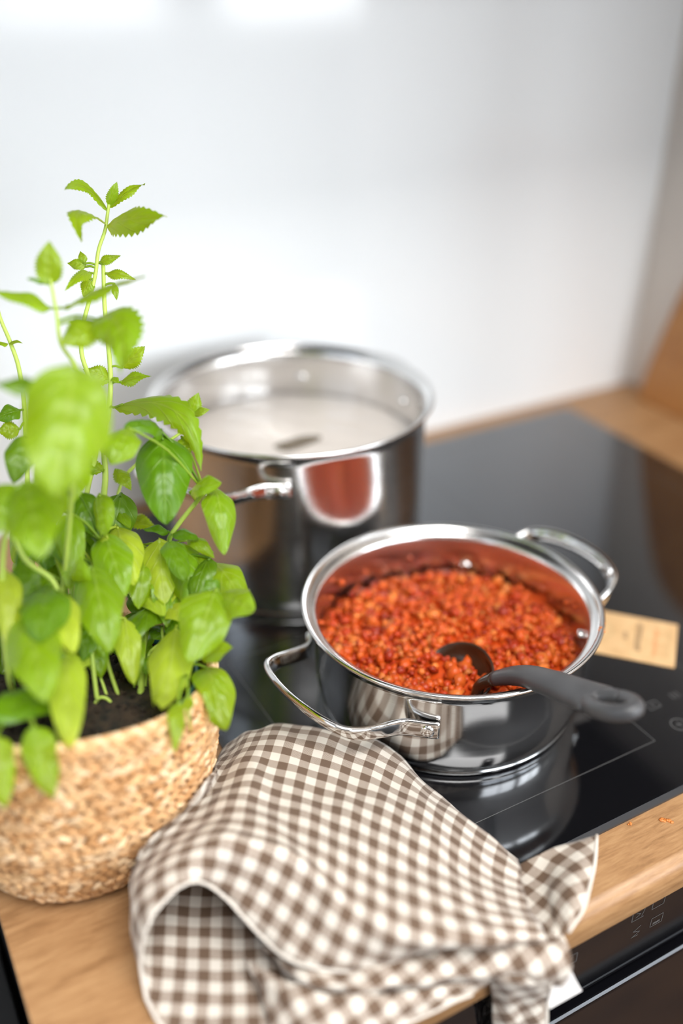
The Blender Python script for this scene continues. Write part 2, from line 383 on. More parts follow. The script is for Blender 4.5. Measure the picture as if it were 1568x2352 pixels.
def handle(pot, c, az, half, zl, zb, rw, reach, strap, tilt_=.45, name='handle'):
    """cast strap handle riveted to the wall at az +- half; zl lug height, zb bow height, reach bow radius"""
    r0 = rw+.0030
    A = lambda a, r, z: spin_points(c, az+a, r, z)
    Hh = half
    half_pts = [A(-Hh-.07, r0-.0004, zl), A(-Hh+.02, r0, zl)]
    for fa, fr_, fz in ((.80, .05, .04), (.70, .20, .14), (.62, .45, .32), (.54, .74, .55), (.43, .94, .78), (.24, 1.0, .95)):
        half_pts.append(A(-Hh*fa, r0+(reach-r0)*fr_, zl+(zb-zl)*fz))
    half_pts.append(A(0, reach+.0005, zb))
    other = []
    for k in range(len(half_pts)-2, -1, -1):
        p = half_pts[k]; d = p[:2]-np.array(c); ax = np.array([math.cos(az), math.sin(az)])
        refl = 2*ax*(d@ax)-d; other.append(np.array([c[0]+refl[0], c[1]+refl[1], p[2]]))
    path = catmull(np.array(half_pts+other), 6)
    n = len(path); s = np.abs(np.linspace(-1, 1, n))
    wid = strap*(.82+.18*np.clip((s-.45)/.3, 0, 1)); wid[0] *= .9; wid[-1] *= .9
    thk = .0034+.0012*(1-np.clip((s-.3)/.4, 0, 1))
    sides = []
    for i in range(n):
        d = unit(np.array([path[i][0]-c[0], path[i][1]-c[1], 0])); w = 1-np.clip((s[i]-.25)/.4, 0, 1)
        sides.append(unit(np.array([0, 0, 1.0])+d*(tilt_)*w))
    v, f = sweep(path, wid, thk, np.array(sides), 14, 3.2)
    h = obj(name, v, f, m_steel, pot)
    for sgn in (-1, 1):
        a = az+sgn*(half-.005); d = np.array([math.cos(a), math.sin(a), 0]); up = np.array([0, 0, 1.0]); tg = np.cross(up, d)
        for rr, sg, nm in ((rw+.0036, 1, 'rivet'), (rw-.0020, -1, 'inner_rivet')):
            p0 = np.array([c[0], c[1], zl])+d*rr; vv = []; prof = [(.0045, 0), (.0045, .0016), (.0038, .0024), (.0018, .0028), (.0003, .0029)]
            for r_, h_ in prof:
                for k in range(16):
                    t_ = 2*np.pi*k/16; vv.append(p0+d*sg*h_+tg*r_*math.cos(t_)+up*r_*math.sin(t_))
            ff = grid_faces(len(prof), 16, True); ff.append(tuple(range(64, 80)))
            if sg < 0: ff = [q[::-1] for q in ff]
            obj('rivet', vv, ff, m_steel, h)
    return h
FP = (.3444, .4596); BP = (.3345, .6875)
fp = make_pot('saucepan', 'low steel saucepan of orange meat sauce on the hob', FP, .0925, .0962, .1057, .0792, m_steel_b)
hz = math.radians(9.5)
handle(fp, FP, hz, math.radians(38.5), .0470, .069, .0966, .139, .0138)
handle(fp, FP, hz+math.pi, math.radians(38.5), .0460, .062, .0966, .138, .0135)
bp = make_pot('stockpot', 'tall steel stockpot of cloudy water near the splashback', BP, .1085, .1120, .1200, .154, m_steel_s)
hb = math.radians(29)
handle(bp, BP, hb, math.radians(30), .1225, .136, .1125, .148, .0125)
handle(bp, BP, hb+math.pi, math.radians(30), .1225, .136, .1125, .158, .0125)

# ---------------------------------------------------------------- meat sauce
def vnoise(x, y, s=0):
    return (math.sin(x*91+s)*math.cos(y*83-s*1.7)+.6*math.sin(x*207+y*161+s*2.3)+.4*math.cos(x*331-y*287+s))/2
m_sauce = mat('meat_sauce', lin(205, 84, 28), .38, ior=1.4, sub=.15)
at = N(m_sauce, 'ShaderNodeAttribute', attribute_name='tint'); L(m_sauce, at.outputs['Color'], P(m_sauce).inputs['Base Color'])
def ico(sub=1):
    bm = bmesh.new(); bmesh.ops.create_icosphere(bm, subdivisions=sub, radius=1.0)
    v = np.array([p.co[:] for p in bm.verts]); f = [tuple(q.index for q in p.verts) for p in bm.faces]; bm.free(); return v, f
iv, if_ = ico(2); iv1, if1 = ico(1)
def sauce_z(dx, dy):
    r = math.hypot(dx, dy)/.094
    z = .0460-.004*r*r+.0040*vnoise(dx*.8, dy*.8, 1.)
    # lower towards the far side, heaped towards the near-left
    z += -.055*(dx*.55+dy*.75)*max(0, r-.15)
    return z
sv, sf, scol = [], [], []
ring = [0]+list(np.linspace(.08, 1, 26)); S = 96
for q in ring:
    for k in range(S):
        a = 2*np.pi*k/S; dx, dy = q*.0945*math.cos(a), q*.0945*math.sin(a)
        sv.append((FP[0]+dx, FP[1]+dy, sauce_z(dx, dy)-.0015)); scol.append(lin(196, 72, 20)[:3])
sf = grid_faces(len(ring), S, True)
sv = [np.array(sv)]; scol = [np.array(scol)]; nv = len(sv[0])
pal = np.array([lin(198, 80, 22)[:3], lin(206, 92, 30)[:3], lin(216, 116, 48)[:3], lin(184, 60, 15)[:3], lin(156, 43, 12)[:3], lin(200, 84, 26)[:3], lin(200, 114, 54)[:3]])
for k in range(2100):
    q = math.sqrt(rng.random())*.0915; a = rng.random()*2*np.pi; dx, dy = q*math.cos(a), q*math.sin(a)
    s = rng.uniform(.0014, .0036)*(1 if rng.random() < .8 else 1.5)
    sc3 = s*rng.uniform(.65, 1.25, 3)
    q1 = rng.normal(size=(3, 3)); qq, _ = np.linalg.qr(q1)
    base_v, base_f = (iv1, if1)
    vv = base_v*(1+.25*rng.standard_normal((len(base_v), 1)))
    lim = .0935-float(np.abs((vv*sc3)@qq.T)[:, :2].max())
    if q > lim: dx, dy = dx*lim/q, dy*lim/q
    vv = (vv*sc3)@qq.T + np.array([FP[0]+dx, FP[1]+dy, sauce_z(dx, dy)+rng.uniform(-.3, .75)*s])
    c = pal[rng.choice(len(pal), p=[.26, .2, .1, .18, .1, .1, .06])]*rng.uniform(.85, 1.12)
    sv.append(vv); scol.append(np.tile(c, (len(vv), 1))); sf += [tuple(i+nv for i in t) for t in base_f]; nv += len(vv)
# bits stuck to the inside wall and splashes on the lip
for az_, z_, s in [(118, .060, .0034), (128, .055, .002), (150, .058, .003), (155, .052, .0035), (160, .049, .003), (-12, .057, .0025), (-20, .062, .0016), (100, .055, .002), (20, .060, .0015), (75, .056, .0017)]:
    p = spin_points(FP, math.radians(az_), .0948-.8*s, z_)
    vv = iv1*s*(1+.2*rng.standard_normal((len(iv1), 1)))*[1, 1, .8]+p
    sv.append(vv); scol.append(np.tile(pal[0], (len(vv), 1))); sf += [tuple(i+nv for i in t) for t in if1]; nv += len(vv)
obj('meat_sauce', np.vstack(sv), sf, m_sauce, base=(FP[0], FP[1], .0066), col=np.vstack(scol),
    label='chunky orange minced meat and tomato sauce filling the low saucepan', cat='sauce', kind='stuff')
m_splat = mat('dried_sauce', lin(196, 116, 52), .5)
def splat(p, s, n, label, seed, spread, axis=(1, 0)):
    r2 = np.random.default_rng(seed); mb = MB()
    for k in range(n):
        d = r2.uniform(-1, 1)*spread; e = r2.uniform(-.25, .25)*spread
        q = np.array(p)+np.array([axis[0]*d-axis[1]*e, axis[1]*d+axis[0]*e, 0])
        vv = iv1*s*r2.uniform(.4, 1.1)*[1, 1, .35]*(1+.15*r2.standard_normal((len(iv1), 1)))+q
        mb.add(vv, if1)
    return mb.build('sauce_splash', m_splat, label=label, cat='stain', kind='stuff')
splat((.3955, .2875, ZT+.0002), .0016, 12, 'small orange sauce splash on the oak worktop front', 3, .004, (.7, -.7))
splat((.3722, .2965, ZT+.0003), .0013, 4, 'pale crumbs on the oak along the hob front edge', 5, .003, (1, 0))
a_ = math.radians(-48); lp = spin_points(FP, a_, .1038, .0788)
splat(lp, .0014, 9, 'orange sauce drips on the lip of the low saucepan', 8, .008, (math.sin(-a_), math.cos(a_)))

# ---------------------------------------------------------------- ladle
m_nylon = noisy(mat('charcoal_nylon', (.05, .05, .053, 1), .42), (.045, .045, .048, 1), (.062, .062, .066, 1), nscale=60)
m_nylon_s = mat('sauce_coated_nylon', (.035, .016, .008, 1), .22)
ladle = thing('ladle', (.325, .41, .045), 'charcoal nylon ladle dipped in the meat sauce, handle resting on the rim', 'ladle')
path = np.array([(.3225, .3965, .0470), (.3248, .3945, .0580), (.3311, .3832, .0691), (.3353, .3667, .0804), (.3360, .3451, .0902), (.3360, .3214, .1001), (.3353, .3049, .1073)])
pth = catmull(path, 7); n = len(pth); s = np.linspace(0, 1, n)
wid = np.interp(s, [0, .15, .35, .55, .8, 1], [.0085, .0095, .0135, .0175, .0225, .0260]); thk = np.interp(s, [0, .2, .45, .7, 1], [.0060, .0080, .0115, .0125, .0095])
cut = 12
v, f = sweep(pth[:cut+1], wid[:cut+1], thk[:cut+1], (1, .12, .1), 14, 2.4); obj('neck', v, f, m_nylon_s, ladle)
v, f = sweep(pth[cut:], wid[cut:], thk[cut:], (1, .12, .1), 16, 2.4); obj('grip', v, f, m_nylon, ladle)
# hanging loop at the end: flattened ring
cl = pth[-1]+unit(pth[-1]-pth[-5])*.0125; ax1 = unit((1, .12, .05)); ax2 = unit(pth[-1]-pth[-6]); ax2 = unit(ax2-ax1*(ax2@ax1))
ringp = [cl+ax1*.0082*math.cos(t)+ax2*.0155*math.sin(t) for t in np.linspace(0, 2*np.pi, 41)]
nrm = np.cross(ax1, ax2)
v, f = sweep(ringp, .0092, .0096, np.array([nrm]*41), 14, 2.5); obj('hanging_loop', v, f, m_nylon, ladle)
# bowl
bc = np.array([.3235, .4180, .0500]); br = .0240; bup = unit((-.55, -.05, 1)); bx1 = unit(np.cross((0, 1, 0), bup)); by1 = np.cross(bup, bx1)
bv = []
prof = [(.02, -.60), (.45, -.55), (.8, -.36), (.95, -.15), (1.0, .03), (.97, .05), (.93, .02), (.87, -.16), (.74, -.32), (.42, -.47), (.02, -.51)]
for r_, h_ in prof:
    for k in range(40):
        t = 2*np.pi*k/40; bv.append(bc+bx1*br*r_*math.cos(t)*1.0+by1*br*1.12*r_*math.sin(t)+bup*br*h_)
fb = grid_faces(len(prof), 40, True); fb.append(tuple(range(40))[::-1]); fb.append(tuple(range(400, 440)))
obj('bowl', bv, fb, m_nylon_s, ladle)

# ---------------------------------------------------------------- cloudy cooking water
m_water = mat('cloudy_water', lin(222, 213, 205), .08, ior=1.33)
m_wdark = mat('brown_water', lin(112, 98, 78), .1, ior=1.33)
wat = thing('cooking_water', (BP[0], BP[1], .007), 'cloudy greyish cooking water filling the tall stockpot', 'water', kind='stuff')
zw = .1065; wv = []; rings = np.linspace(.0, 1, 30)
for q in rings:
    for k in range(96):
        a = 2*np.pi*k/96; dx, dy = q*.1104*math.cos(a), q*.1104*math.sin(a)
        wv.append((BP[0]+dx, BP[1]+dy, zw+.0004*math.sin(dx*160+1)*math.cos(dy*140)))
wf = grid_faces(30, 96, True)
low_rings = [(.1100, .060), (.1088, .021), (.1032, .0098), (.0955, .0078)]
for r_, z_ in low_rings:
    for k in range(96):
        a = 2*np.pi*k/96; wv.append((BP[0]+r_*math.cos(a), BP[1]+r_*math.sin(a), z_))
wf += [tuple(i+29*96 for i in q) for q in grid_faces(5, 96, True)]
wf.append(tuple(range(33*96, 34*96))[::-1])
obj('surface', wv, wf, m_water, wat)
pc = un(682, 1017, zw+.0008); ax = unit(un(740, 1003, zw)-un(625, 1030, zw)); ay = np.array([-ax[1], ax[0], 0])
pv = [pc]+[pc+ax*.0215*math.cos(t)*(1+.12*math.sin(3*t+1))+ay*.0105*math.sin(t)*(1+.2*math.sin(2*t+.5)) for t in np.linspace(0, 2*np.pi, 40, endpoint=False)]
obj('brown_patch', pv, [(0, i+1, (i+1) % 40+1) for i in range(40)], m_wdark, wat)  # flat brown patch lying on the cloudy water

# ---------------------------------------------------------------- kraft tag
m_kraft = noisy(mat('kraft_card', lin(204, 166, 118), .8), lin(197, 159, 112), lin(211, 174, 127), nscale=80)
m_ink = mat('dark_ink', lin(70, 58, 44), .8); m_ink2 = mat('faded_ink', lin(186, 158, 112), .8); m_red = mat('orange_ink', lin(226, 130, 74), .8)
tA = un(1556, 1437, 0)[:2]; tB = un(1534, 1533, 0)[:2]; tC = un(1400, 1408, 0)[:2]
ex = unit(tA-tC); ey = unit(tB-tA); ey = unit(ey-ex*(ex@ey)); wdt = float((tB-tA)@ey); lng = .094
tag = thing('kraft_label', (tA[0], tA[1], 0), 'kraft paper card label lying on the hob, partly under the saucepan rim', 'label')
def tp(u, w, z): return (tA[0]-ex[0]*u+ey[0]*w, tA[1]-ex[1]*u+ey[1]*w, z)
def tq(name, u0, u1, w0, w1, m, z=.00085):
    obj(name, [tp(u0, w0, z), tp(u0, w1, z), tp(u1, w1, z), tp(u1, w0, z)], [(0, 1, 2, 3)], m, tag, smooth=False)
v = [tp(u, w, z) for z in (.0002, .0008) for u, w in ((0, 0), (0, wdt), (lng, wdt), (lng, 0))]
obj('card', v, [(0, 3, 2, 1), (4, 5, 6, 7), (0, 1, 5, 4), (1, 2, 6, 5), (2, 3, 7, 6), (3, 0, 4, 7)], m_kraft, tag, smooth=False)
def strokes(name, u, h, w0, w1, m, n, seed):
    r2 = np.random.default_rng(seed); mb = MB(); step = (w1-w0)/n
    for i in range(n):
        a = w0+i*step
        for (p0, p1, q0, q1) in ((0, 1, .05, .25), (r2.choice([0, .4, .8]), 0, .25, .75), (0, 1, .55, .75)):
            u0, u1 = sorted((u+h*p0, u+h*(p1 if p1 else p0+.2))); 
            mb.add([tp(u0, a+q0*step, .00085), tp(u0, a+q1*step, .00085), tp(u1, a+q1*step, .00085), tp(u1, a+q0*step, .00085)], [(0, 1, 2, 3)])
    mb.build(name, m, tag, smooth=False)
strokes('print', .0050, .0020, wdt*.20, wdt*.82, m_ink2, 16, 1)
strokes('print', .0145, .0030, wdt*.22, wdt*.84, m_red, 11, 2); strokes('print', .0150, .0024, wdt*.06, wdt*.18, m_ink2, 2, 5)
strokes('print', .0270, .0042, wdt*.14, wdt*.80, m_ink, 9, 3)
strokes('print', .0375, .0028, wdt*.40, wdt*.58, m_ink, 3, 4)
rv = []; rc = (.0605, wdt*.46)
for k in range(41):
    t = 2*np.pi*k/40
    for r_ in (.0108, .0122): rv.append(tp(rc[0]+r_*math.cos(t), rc[1]+r_*math.sin(t), .00085))
obj('print', rv, [(2*i, 2*i+2, 2*i+3, 2*i+1) for i in range(40)], m_ink2, tag, smooth=False)

# ---------------------------------------------------------------- cutting board against the right wall
bd = thing('cutting_board', (.884, .72, ZT), 'brown wooden cutting board leaning against the grey side wall', 'board')
outl = [(.818, 0), (.815, .012), (.8105, .05), (.792, .14), (.772, .21), (.750, .245), (.715, .262), (.66, .268), (.60, .268), (.545, .262), (.515, .245), (.495, .21), (.48, .14), (.466, .05), (.463, .012), (.458, 0)]
oc = catmull(np.array(outl), 4)
bvv = []
lean = .035
for off in (0, -.016):
    for y, z in oc: bvv.append((.8931+off-.0145*(1-z/.27), y-.014-.06*z, ZT+z+.0002))
k = len(oc); ff = [tuple(range(k)), tuple(range(k, 2*k))[::-1]]+[(i, (i+1) % k, k+(i+1) % k, k+i)[::-1] for i in range(k)]
bevel(obj('panel', bvv, ff, m_board, bd, smooth=False), .003, 3, 50)

BC = np.array([.072, .466]); RC = np.array([.0809, .4684])
tilt = -unit(cF[:2])*1.0 + cR[:2]*.12
def basket_pt(az, t, dr=0.):
    """t 0..1 from base to rim"""
    r = np.interp(t, [0, .06, .18, .45, .75, 1], [.058, .066, .0730, .0825, .0848, .0832])+dr
    c = BC+(RC-BC)*t; d = np.array([math.cos(az), math.sin(az)])
    z = ZT+.001+t*(.1125+.0160*(d@tilt)+.002*math.sin(3*az+1))
    return np.array([c[0]+r*d[0], c[1]+r*d[1], z])

def wall_of_basket(p):
    """distance of p outside the basket's outer face (negative inside), radial direction, rim height there"""
    p = np.asarray(p, float); t = (p[2]-ZT)/.112
    for _ in range(2):
        c = BC+(RC-BC)*np.clip(t, 0, 1); d = p[:2]-c; rho = np.linalg.norm(d); az = math.atan2(d[1], d[0])
        zr = basket_pt(az, 1.0)[2]; t = (p[2]-ZT-.001)/(zr-ZT-.001)
    r = np.linalg.norm(basket_pt(az, float(np.clip(t, 0, 1)))[:2]-c)
    return rho-r, d/max(rho, 1e-9), zr, rho, r, az
def off_basket(G, gap=.0040):
    for i in range(G.shape[0]):
        for j in range(G.shape[1]):
            p = G[i, j]; w = wall_of_basket(p)
            if w[0] < gap and p[2] < w[2]: G[i, j, :2] += w[1]*(gap-w[0])
    return G
def off_pot(G, c, r):
    d = G[..., :2]-np.array(c); rho = np.linalg.norm(d, axis=2, keepdims=True)
    m = (rho[..., 0] < r) & (G[..., 2] < .07)
    G[..., :2] = np.where(m[..., None], np.array(c)+d/rho*r, G[..., :2]); return G

# ---------------------------------------------------------------- gingham towel
m_ging = mat('brown_gingham', (.8, .75, .68, 1), .85)
def gingham(m, period=.0130, weave=True, white=lin(206, 198, 187), mid=lin(148, 129, 114), dark=lin(96, 75, 58)):
    uvn = N(m, 'ShaderNodeUVMap'); sp = N(m, 'ShaderNodeSeparateXYZ'); L(m, uvn.outputs[0], sp.inputs[0])
    def math_(op, a, b=None):
        nd = N(m, 'ShaderNodeMath', operation=op)
        if hasattr(a, 'is_output'): L(m, a, nd.inputs[0])
        else: nd.inputs[0].default_value = a
        if b is not None:
            if hasattr(b, 'is_output'): L(m, b, nd.inputs[1])
            else: nd.inputs[1].default_value = b
        return nd.outputs[0]
    def stripe(x):
        s = math_('SINE', math_('MULTIPLY', x, 2*math.pi/period))
        r = N(m, 'ShaderNodeMapRange'); r.inputs['From Min'].default_value = -.08; r.inputs['From Max'].default_value = .08
        L(m, s, r.inputs[0]); return r.outputs[0]
    su, sv_ = stripe(sp.outputs[0]), stripe(sp.outputs[1])
    # diagonal twill: which of the two yarns lies on top
    dg = math_('MULTIPLY', math_('ADD', sp.outputs[0], sp.outputs[1]), 2*math.pi/.00085)
    tw = N(m, 'ShaderNodeMapRange'); tw.inputs['From Min'].default_value = -1; tw.inputs['From Max'].default_value = 1
    tw.inputs['To Min'].default_value = .12; tw.inputs['To Max'].default_value = .88
    L(m, math_('SINE', dg), tw.inputs[0])
    a = math_('MULTIPLY', su, tw.outputs[0]); b = math_('MULTIPLY', sv_, math_('SUBTRACT', 1.0, tw.outputs[0])); fac = math_('ADD', a, b)
    r = ramp(m, [(0., white), (.5, mid), (1., dark)]); L(m, fac, r.inputs[0]); L(m, r.outputs[0], P(m).inputs['Base Color'])
    P(m).inputs['Sheen Weight'].default_value = .15
    nz = N(m, 'ShaderNodeTexNoise', Scale=900.0, Detail=2.0); tc = N(m, 'ShaderNodeTexCoord'); L(m, tc.outputs['Object'], nz.inputs['Vector'])
    bp_ = N(m, 'ShaderNodeBump', Strength=.25, Distance=.0003); L(m, nz.outputs[0], bp_.inputs['Height']); L(m, bp_.outputs[0], P(m).inputs['Normal'])
    return m
gingham(m_ging)
m_hem = mat('cream_hem', lin(206, 198, 188), .85)
towel = thing('tea_towel', (.17, .33, ZT), 'crumpled brown and cream gingham tea towel draped over the worktop edge', 'towel')
def surf(ctrl, nu, nv_):
    C = np.array([[un(*p) for p in row] for row in ctrl])            # rows x cols x 3
    A = np.stack([catmull(C[i], nu) for i in range(len(C))])
    return np.stack([catmull(A[:, j], nv_) for j in range(A.shape[1])], axis=1)
def flatten(G, it=500):
    """relax a grid to the plane keeping its edge lengths: gives an even cloth pattern"""
    m, n, _ = G.shape
    lu = np.linalg.norm(np.diff(G, axis=1), axis=2); lv = np.linalg.norm(np.diff(G, axis=0), axis=2)
    l1 = np.linalg.norm(G[1:, 1:]-G[:-1, :-1], axis=2); l2 = np.linalg.norm(G[1:, :-1]-G[:-1, 1:], axis=2)
    U = np.zeros((m, n, 2)); U[:, 1:, 0] = np.cumsum(lu.mean(axis=0))[None]; U[1:, :, 1] = np.cumsum(lv.mean(axis=1))[:, None]
    for _ in range(it):
        D = np.zeros_like(U); Cn = np.zeros((m, n, 1))
        for (sa, sb, l) in (((slice(None), slice(0, -1)), (slice(None), slice(1, None)), lu), ((slice(0, -1), slice(None)), (slice(1, None), slice(None)), lv),
                            ((slice(0, -1), slice(0, -1)), (slice(1, None), slice(1, None)), l1), ((slice(0, -1), slice(1, None)), (slice(1, None), slice(0, -1)), l2)):
            d = U[sb]-U[sa]; ln = np.linalg.norm(d, axis=2, keepdims=True)+1e-12
            c = d/ln*(ln-l[..., None])*.5
            D[sa] += c; D[sb] -= c; Cn[sa] += 1; Cn[sb] += 1
        U += D/Cn*1.3
    return U
def align(U, G, mask, ang):
    """turn the pattern so that over the mask it lies at 'ang' to the room"""
    a = U[mask]-U[mask].mean(0); b = G[mask][:, :2]-G[mask][:, :2].mean(0)
    u, s_, vt = np.linalg.svd(a.T@b); Rm = u@vt
    V = (U-U[mask].mean(0))@Rm
    c, d = math.cos(ang), math.sin(ang); return V@np.array([[c, -d], [d, c]])
def cloth(name, ctrl, nu=7, nv_=7, mask=None, ang=math.radians(45), wob=.0006, off=(0, 0), m=m_ging, thick=.0009, seed=0, fit_basket=False):
    G = surf(ctrl, nu, nv_); mm, nn, _ = G.shape
    if fit_basket:
        # where the sheet would sink into the basket bring it forward over the basket's side
        S_ = np.zeros((mm, nn, 1))
        for i in range(mm):
            for j in range(min(nn, 62)):
                p = G[i, j].copy(); q = 0.
                while q < .08 and wall_of_basket(O3+(p-O3)*(1-q))[0] < .0040: q += .004
                S_[i, j] = q
        for _ in range(6):
            Pd = np.pad(S_, ((1, 1), (1, 1), (0, 0)), 'edge'); S_ = np.maximum(S_, (Pd[:-2, 1:-1]+Pd[2:, 1:-1]+Pd[1:-1, :-2]+Pd[1:-1, 2:])/4)
        lift = G.copy(); lift = O3+(lift-O3)*(1-S_); low = np.zeros((mm, nn), bool); low[:, 62:] = True
        G = np.where(low[..., None], G, lift)
    G = off_pot(off_basket(G), FP, .0990)
    U = flatten(G)
    msk = np.zeros((mm, nn), bool); msk[mask if mask else (slice(None), slice(None))] = True
    U = align(U, G, msk, ang)+np.array(off)
    # small soft wrinkles
    nr = np.cross(np.gradient(G, axis=1), np.gradient(G, axis=0)); nr /= np.linalg.norm(nr, axis=2, keepdims=True)+1e-12
    w = 1.6*np.sin(U[..., 0]*62+U[..., 1]*48+seed)+np.sin(U[..., 0]*170+seed)*np.cos(U[..., 1]*120+1+seed)+.6*np.sin(U[..., 0]*90-U[..., 1]*210+seed*2)
    G = off_pot(off_basket(G+nr*(w*wob)[..., None]), FP, .0990)
    o = obj(name, G.reshape(-1, 3), grid_faces(mm, nn), m, towel, uv=U.reshape(-1, 2))
    sm = o.modifiers.new('thickness', 'SOLIDIFY'); sm.thickness = thick; sm.offset = 0
    return o, G, U
def hem(pts, r=.0011, name='hem'):
    v, f = tube(pts, r, 8); return obj(name, v, f, m_hem, towel)
top = [
 [(1185,1978,.002),(1085,1893,.002),(965,1795,.002),(880,1730,.002),(760,1705,.002),(650,1692,.002),(600,1700,.002),(560,1715,.002),(522,1745,.002),(527,1758,.002),(560,1775,.002),(640,1785,.002),(740,1795,.002)],
 [(1192,1987,.012),(1090,1900,.020),(965,1792,.024),(880,1716,.026),(760,1684,.030),(650,1666,.032),(595,1672,.030),(545,1692,.026),(506,1732,.014),(517,1765,.004),(570,1800,.003),(660,1820,.003),(760,1830,.003)],
 [(1200,2030,.018),(1090,1985,.028),(985,1900,.035),(870,1840,.038),(740,1800,.041),(630,1785,.045),(570,1782,.049),(515,1795,.044),(434,1850,.025),(440,1878,.004),(500,1900,.002),(600,1920,.002),(720,1930,.002)],
 [(1215,2085,.022),(1105,2060,.033),(990,2000,.040),(870,1950,.043),(740,1915,.047),(615,1868,.053),(548,1850,.058),(475,1865,.054),(356,1920,.035),(348,1960,.006),(420,2000,.000),(540,2010,.000),(680,2020,.000)],
 [(1240,2130,.022),(1120,2115,.034),(1000,2085,.042),(880,2060,.046),(765,2010,.050),(645,1935,.056),(565,1905,.061),(455,1915,.062),(317,1978,.036),(314,2060,.004),(400,2100,-.002),(530,2110,-.002),(680,2110,-.002)],
 [(1255,2158,.020),(1130,2166,.032),(1010,2164,.038),(895,2150,.042),(795,2095,.046),(690,2000,.054),(600,1955,.060),(480,1945,.064),(312,2045,.040),(312,2180,.002),(400,2220,-.002),(540,2230,-.002),(690,2230,-.002)],
 [(1258,2162,.010),(1130,2172,.012),(1010,2174,.012),(865,2222,.015),(705,2218,.022),(612,2165,.024),(512,2058,.038),(432,2022,.052),(345,2122,.042),(326,2250,.006),(400,2390,-.003),(560,2400,-.003),(720,2400,-.003)],
]
o, G, U = cloth('folded_cloth', top, 7, 7, (slice(7, 40), slice(0, 50)), seed=1, fit_basket=True)
hem(G[-1, 21:70:1][::2])
band = [
 [(600,2165,.016),(700,2190,.016),(860,2185,.016),(1010,2160,.014),(1130,2155,.014),(1230,2150,.012),(1292,2146,.014)],
 [(625,2190,.018),(710,2226,.020),(860,2226,.020),(1010,2198,.018),(1130,2195,.017),(1230,2192,.016),(1303,2185,.012)],
 [(640,2215,.016),(730,2262,.018),(860,2272,.018),(1000,2250,.015),(1130,2238,.013),(1230,2235,.010),(1306,2225,.004)],
 [(650,2235,.006),(740,2285,.006),(860,2296,.006),(990,2274,.005),(1120,2256,.003),(1230,2275,-.006),(1296,2270,-.008)],
]
cloth('folded_cloth', band, 8, 7, None, math.radians(8), .0012, (.003, .002), seed=2)
tail = [
 [(1112,2200,.012),(1150,2200,.013),(1190,2200,.013),(1230,2200,.012),(1275,2200,.008)],
 [(1122,2250,.004),(1160,2260,.004),(1200,2265,.003),(1235,2265,.001),(1268,2262,-.004)],
 [(1128,2290,-.022),(1165,2300,-.020),(1195,2295,-.022),(1230,2300,-.024),(1258,2302,-.030)],
 [(1132,2350,-.050),(1165,2352,-.046),(1195,2352,-.050),(1228,2352,-.048),(1252,2356,-.052)],
 [(1135,2500,-.120),(1168,2500,-.116),(1198,2500,-.120),(1226,2500,-.116),(1246,2500,-.120)],
]
o, G2, U2 = cloth('hanging_corner', tail, 8, 8, None, math.radians(3), .0008, (0, .004), seed=3)
hem(G2[8:, -1][::2])
lower = [
 [(560,2200,.008),(650,2250,.014),(740,2285,.014),(850,2290,.012),(960,2275,.007),(1060,2258,.005),(1120,2250,.004)],
 [(580,2240,.006),(660,2290,.014),(750,2315,.014),(850,2318,.011),(955,2296,.005),(1060,2268,.002),(1122,2256,.001)],
 [(600,2290,.003),(670,2325,.011),(760,2345,.012),(850,2340,.008),(945,2315,.002),(1050,2280,-.001),(1118,2262,-.002)],
 [(620,2400,-.003),(690,2410,.004),(780,2415,.004),(860,2390,.002),(930,2350,-.002),(1000,2310,-.003),(1080,2280,-.003)],
]
o, G3, U3 = cloth('folded_cloth', lower, 8, 7, None, math.radians(12), .0012, (.002, .001), seed=4)
hem(G3[-1, 24:][::2])
flap = [
 [(1150,2005,.004),(1235,1964,.016),(1280,1942,.020),(1325,1928,.023),(1370,1917,.025)],
 [(1150,2040,.006),(1240,2008,.010),(1285,2000,.019),(1325,1990,.025),(1365,1985,.025)],
 [(1170,2080,.008),(1248,2064,.010),(1280,2058,.017),(1315,2055,.024),(1350,2048,.023)],
 [(1190,2122,.010),(1262,2114,.012),(1284,2108,.016),(1310,2103,.021),(1334,2096,.020)],
 [(1210,2160,.010),(1268,2154,.014),(1284,2152,.014),(1296,2148,.015),(1306,2142,.015)],
]
o, G4, U4 = cloth('turned_corner', flap, 8, 8, None, math.radians(2), .0006, seed=5)
hem(G4[:, -1][::2])
m_tagw = mat('white_care_label', lin(232, 228, 226), .7)
lq = [un(1255, 2232, .002), un(1303, 2212, .000), un(1322, 2250, -.022), un(1337, 2276, -.038), un(1262, 2318, -.038), un(1256, 2270, -.018)]
obj('care_label', lq+[p+np.array([0, .0006, 0]) for p in lq], [(0, 1, 2, 5), (5, 2, 3, 4), (11, 8, 7, 6), (10, 9, 8, 11)]+[(i, 6+i, 6+(i+1) % 6, (i+1) % 6) for i in range(6)], m_tagw, towel, smooth=False, label='white care label sewn to the towel corner')

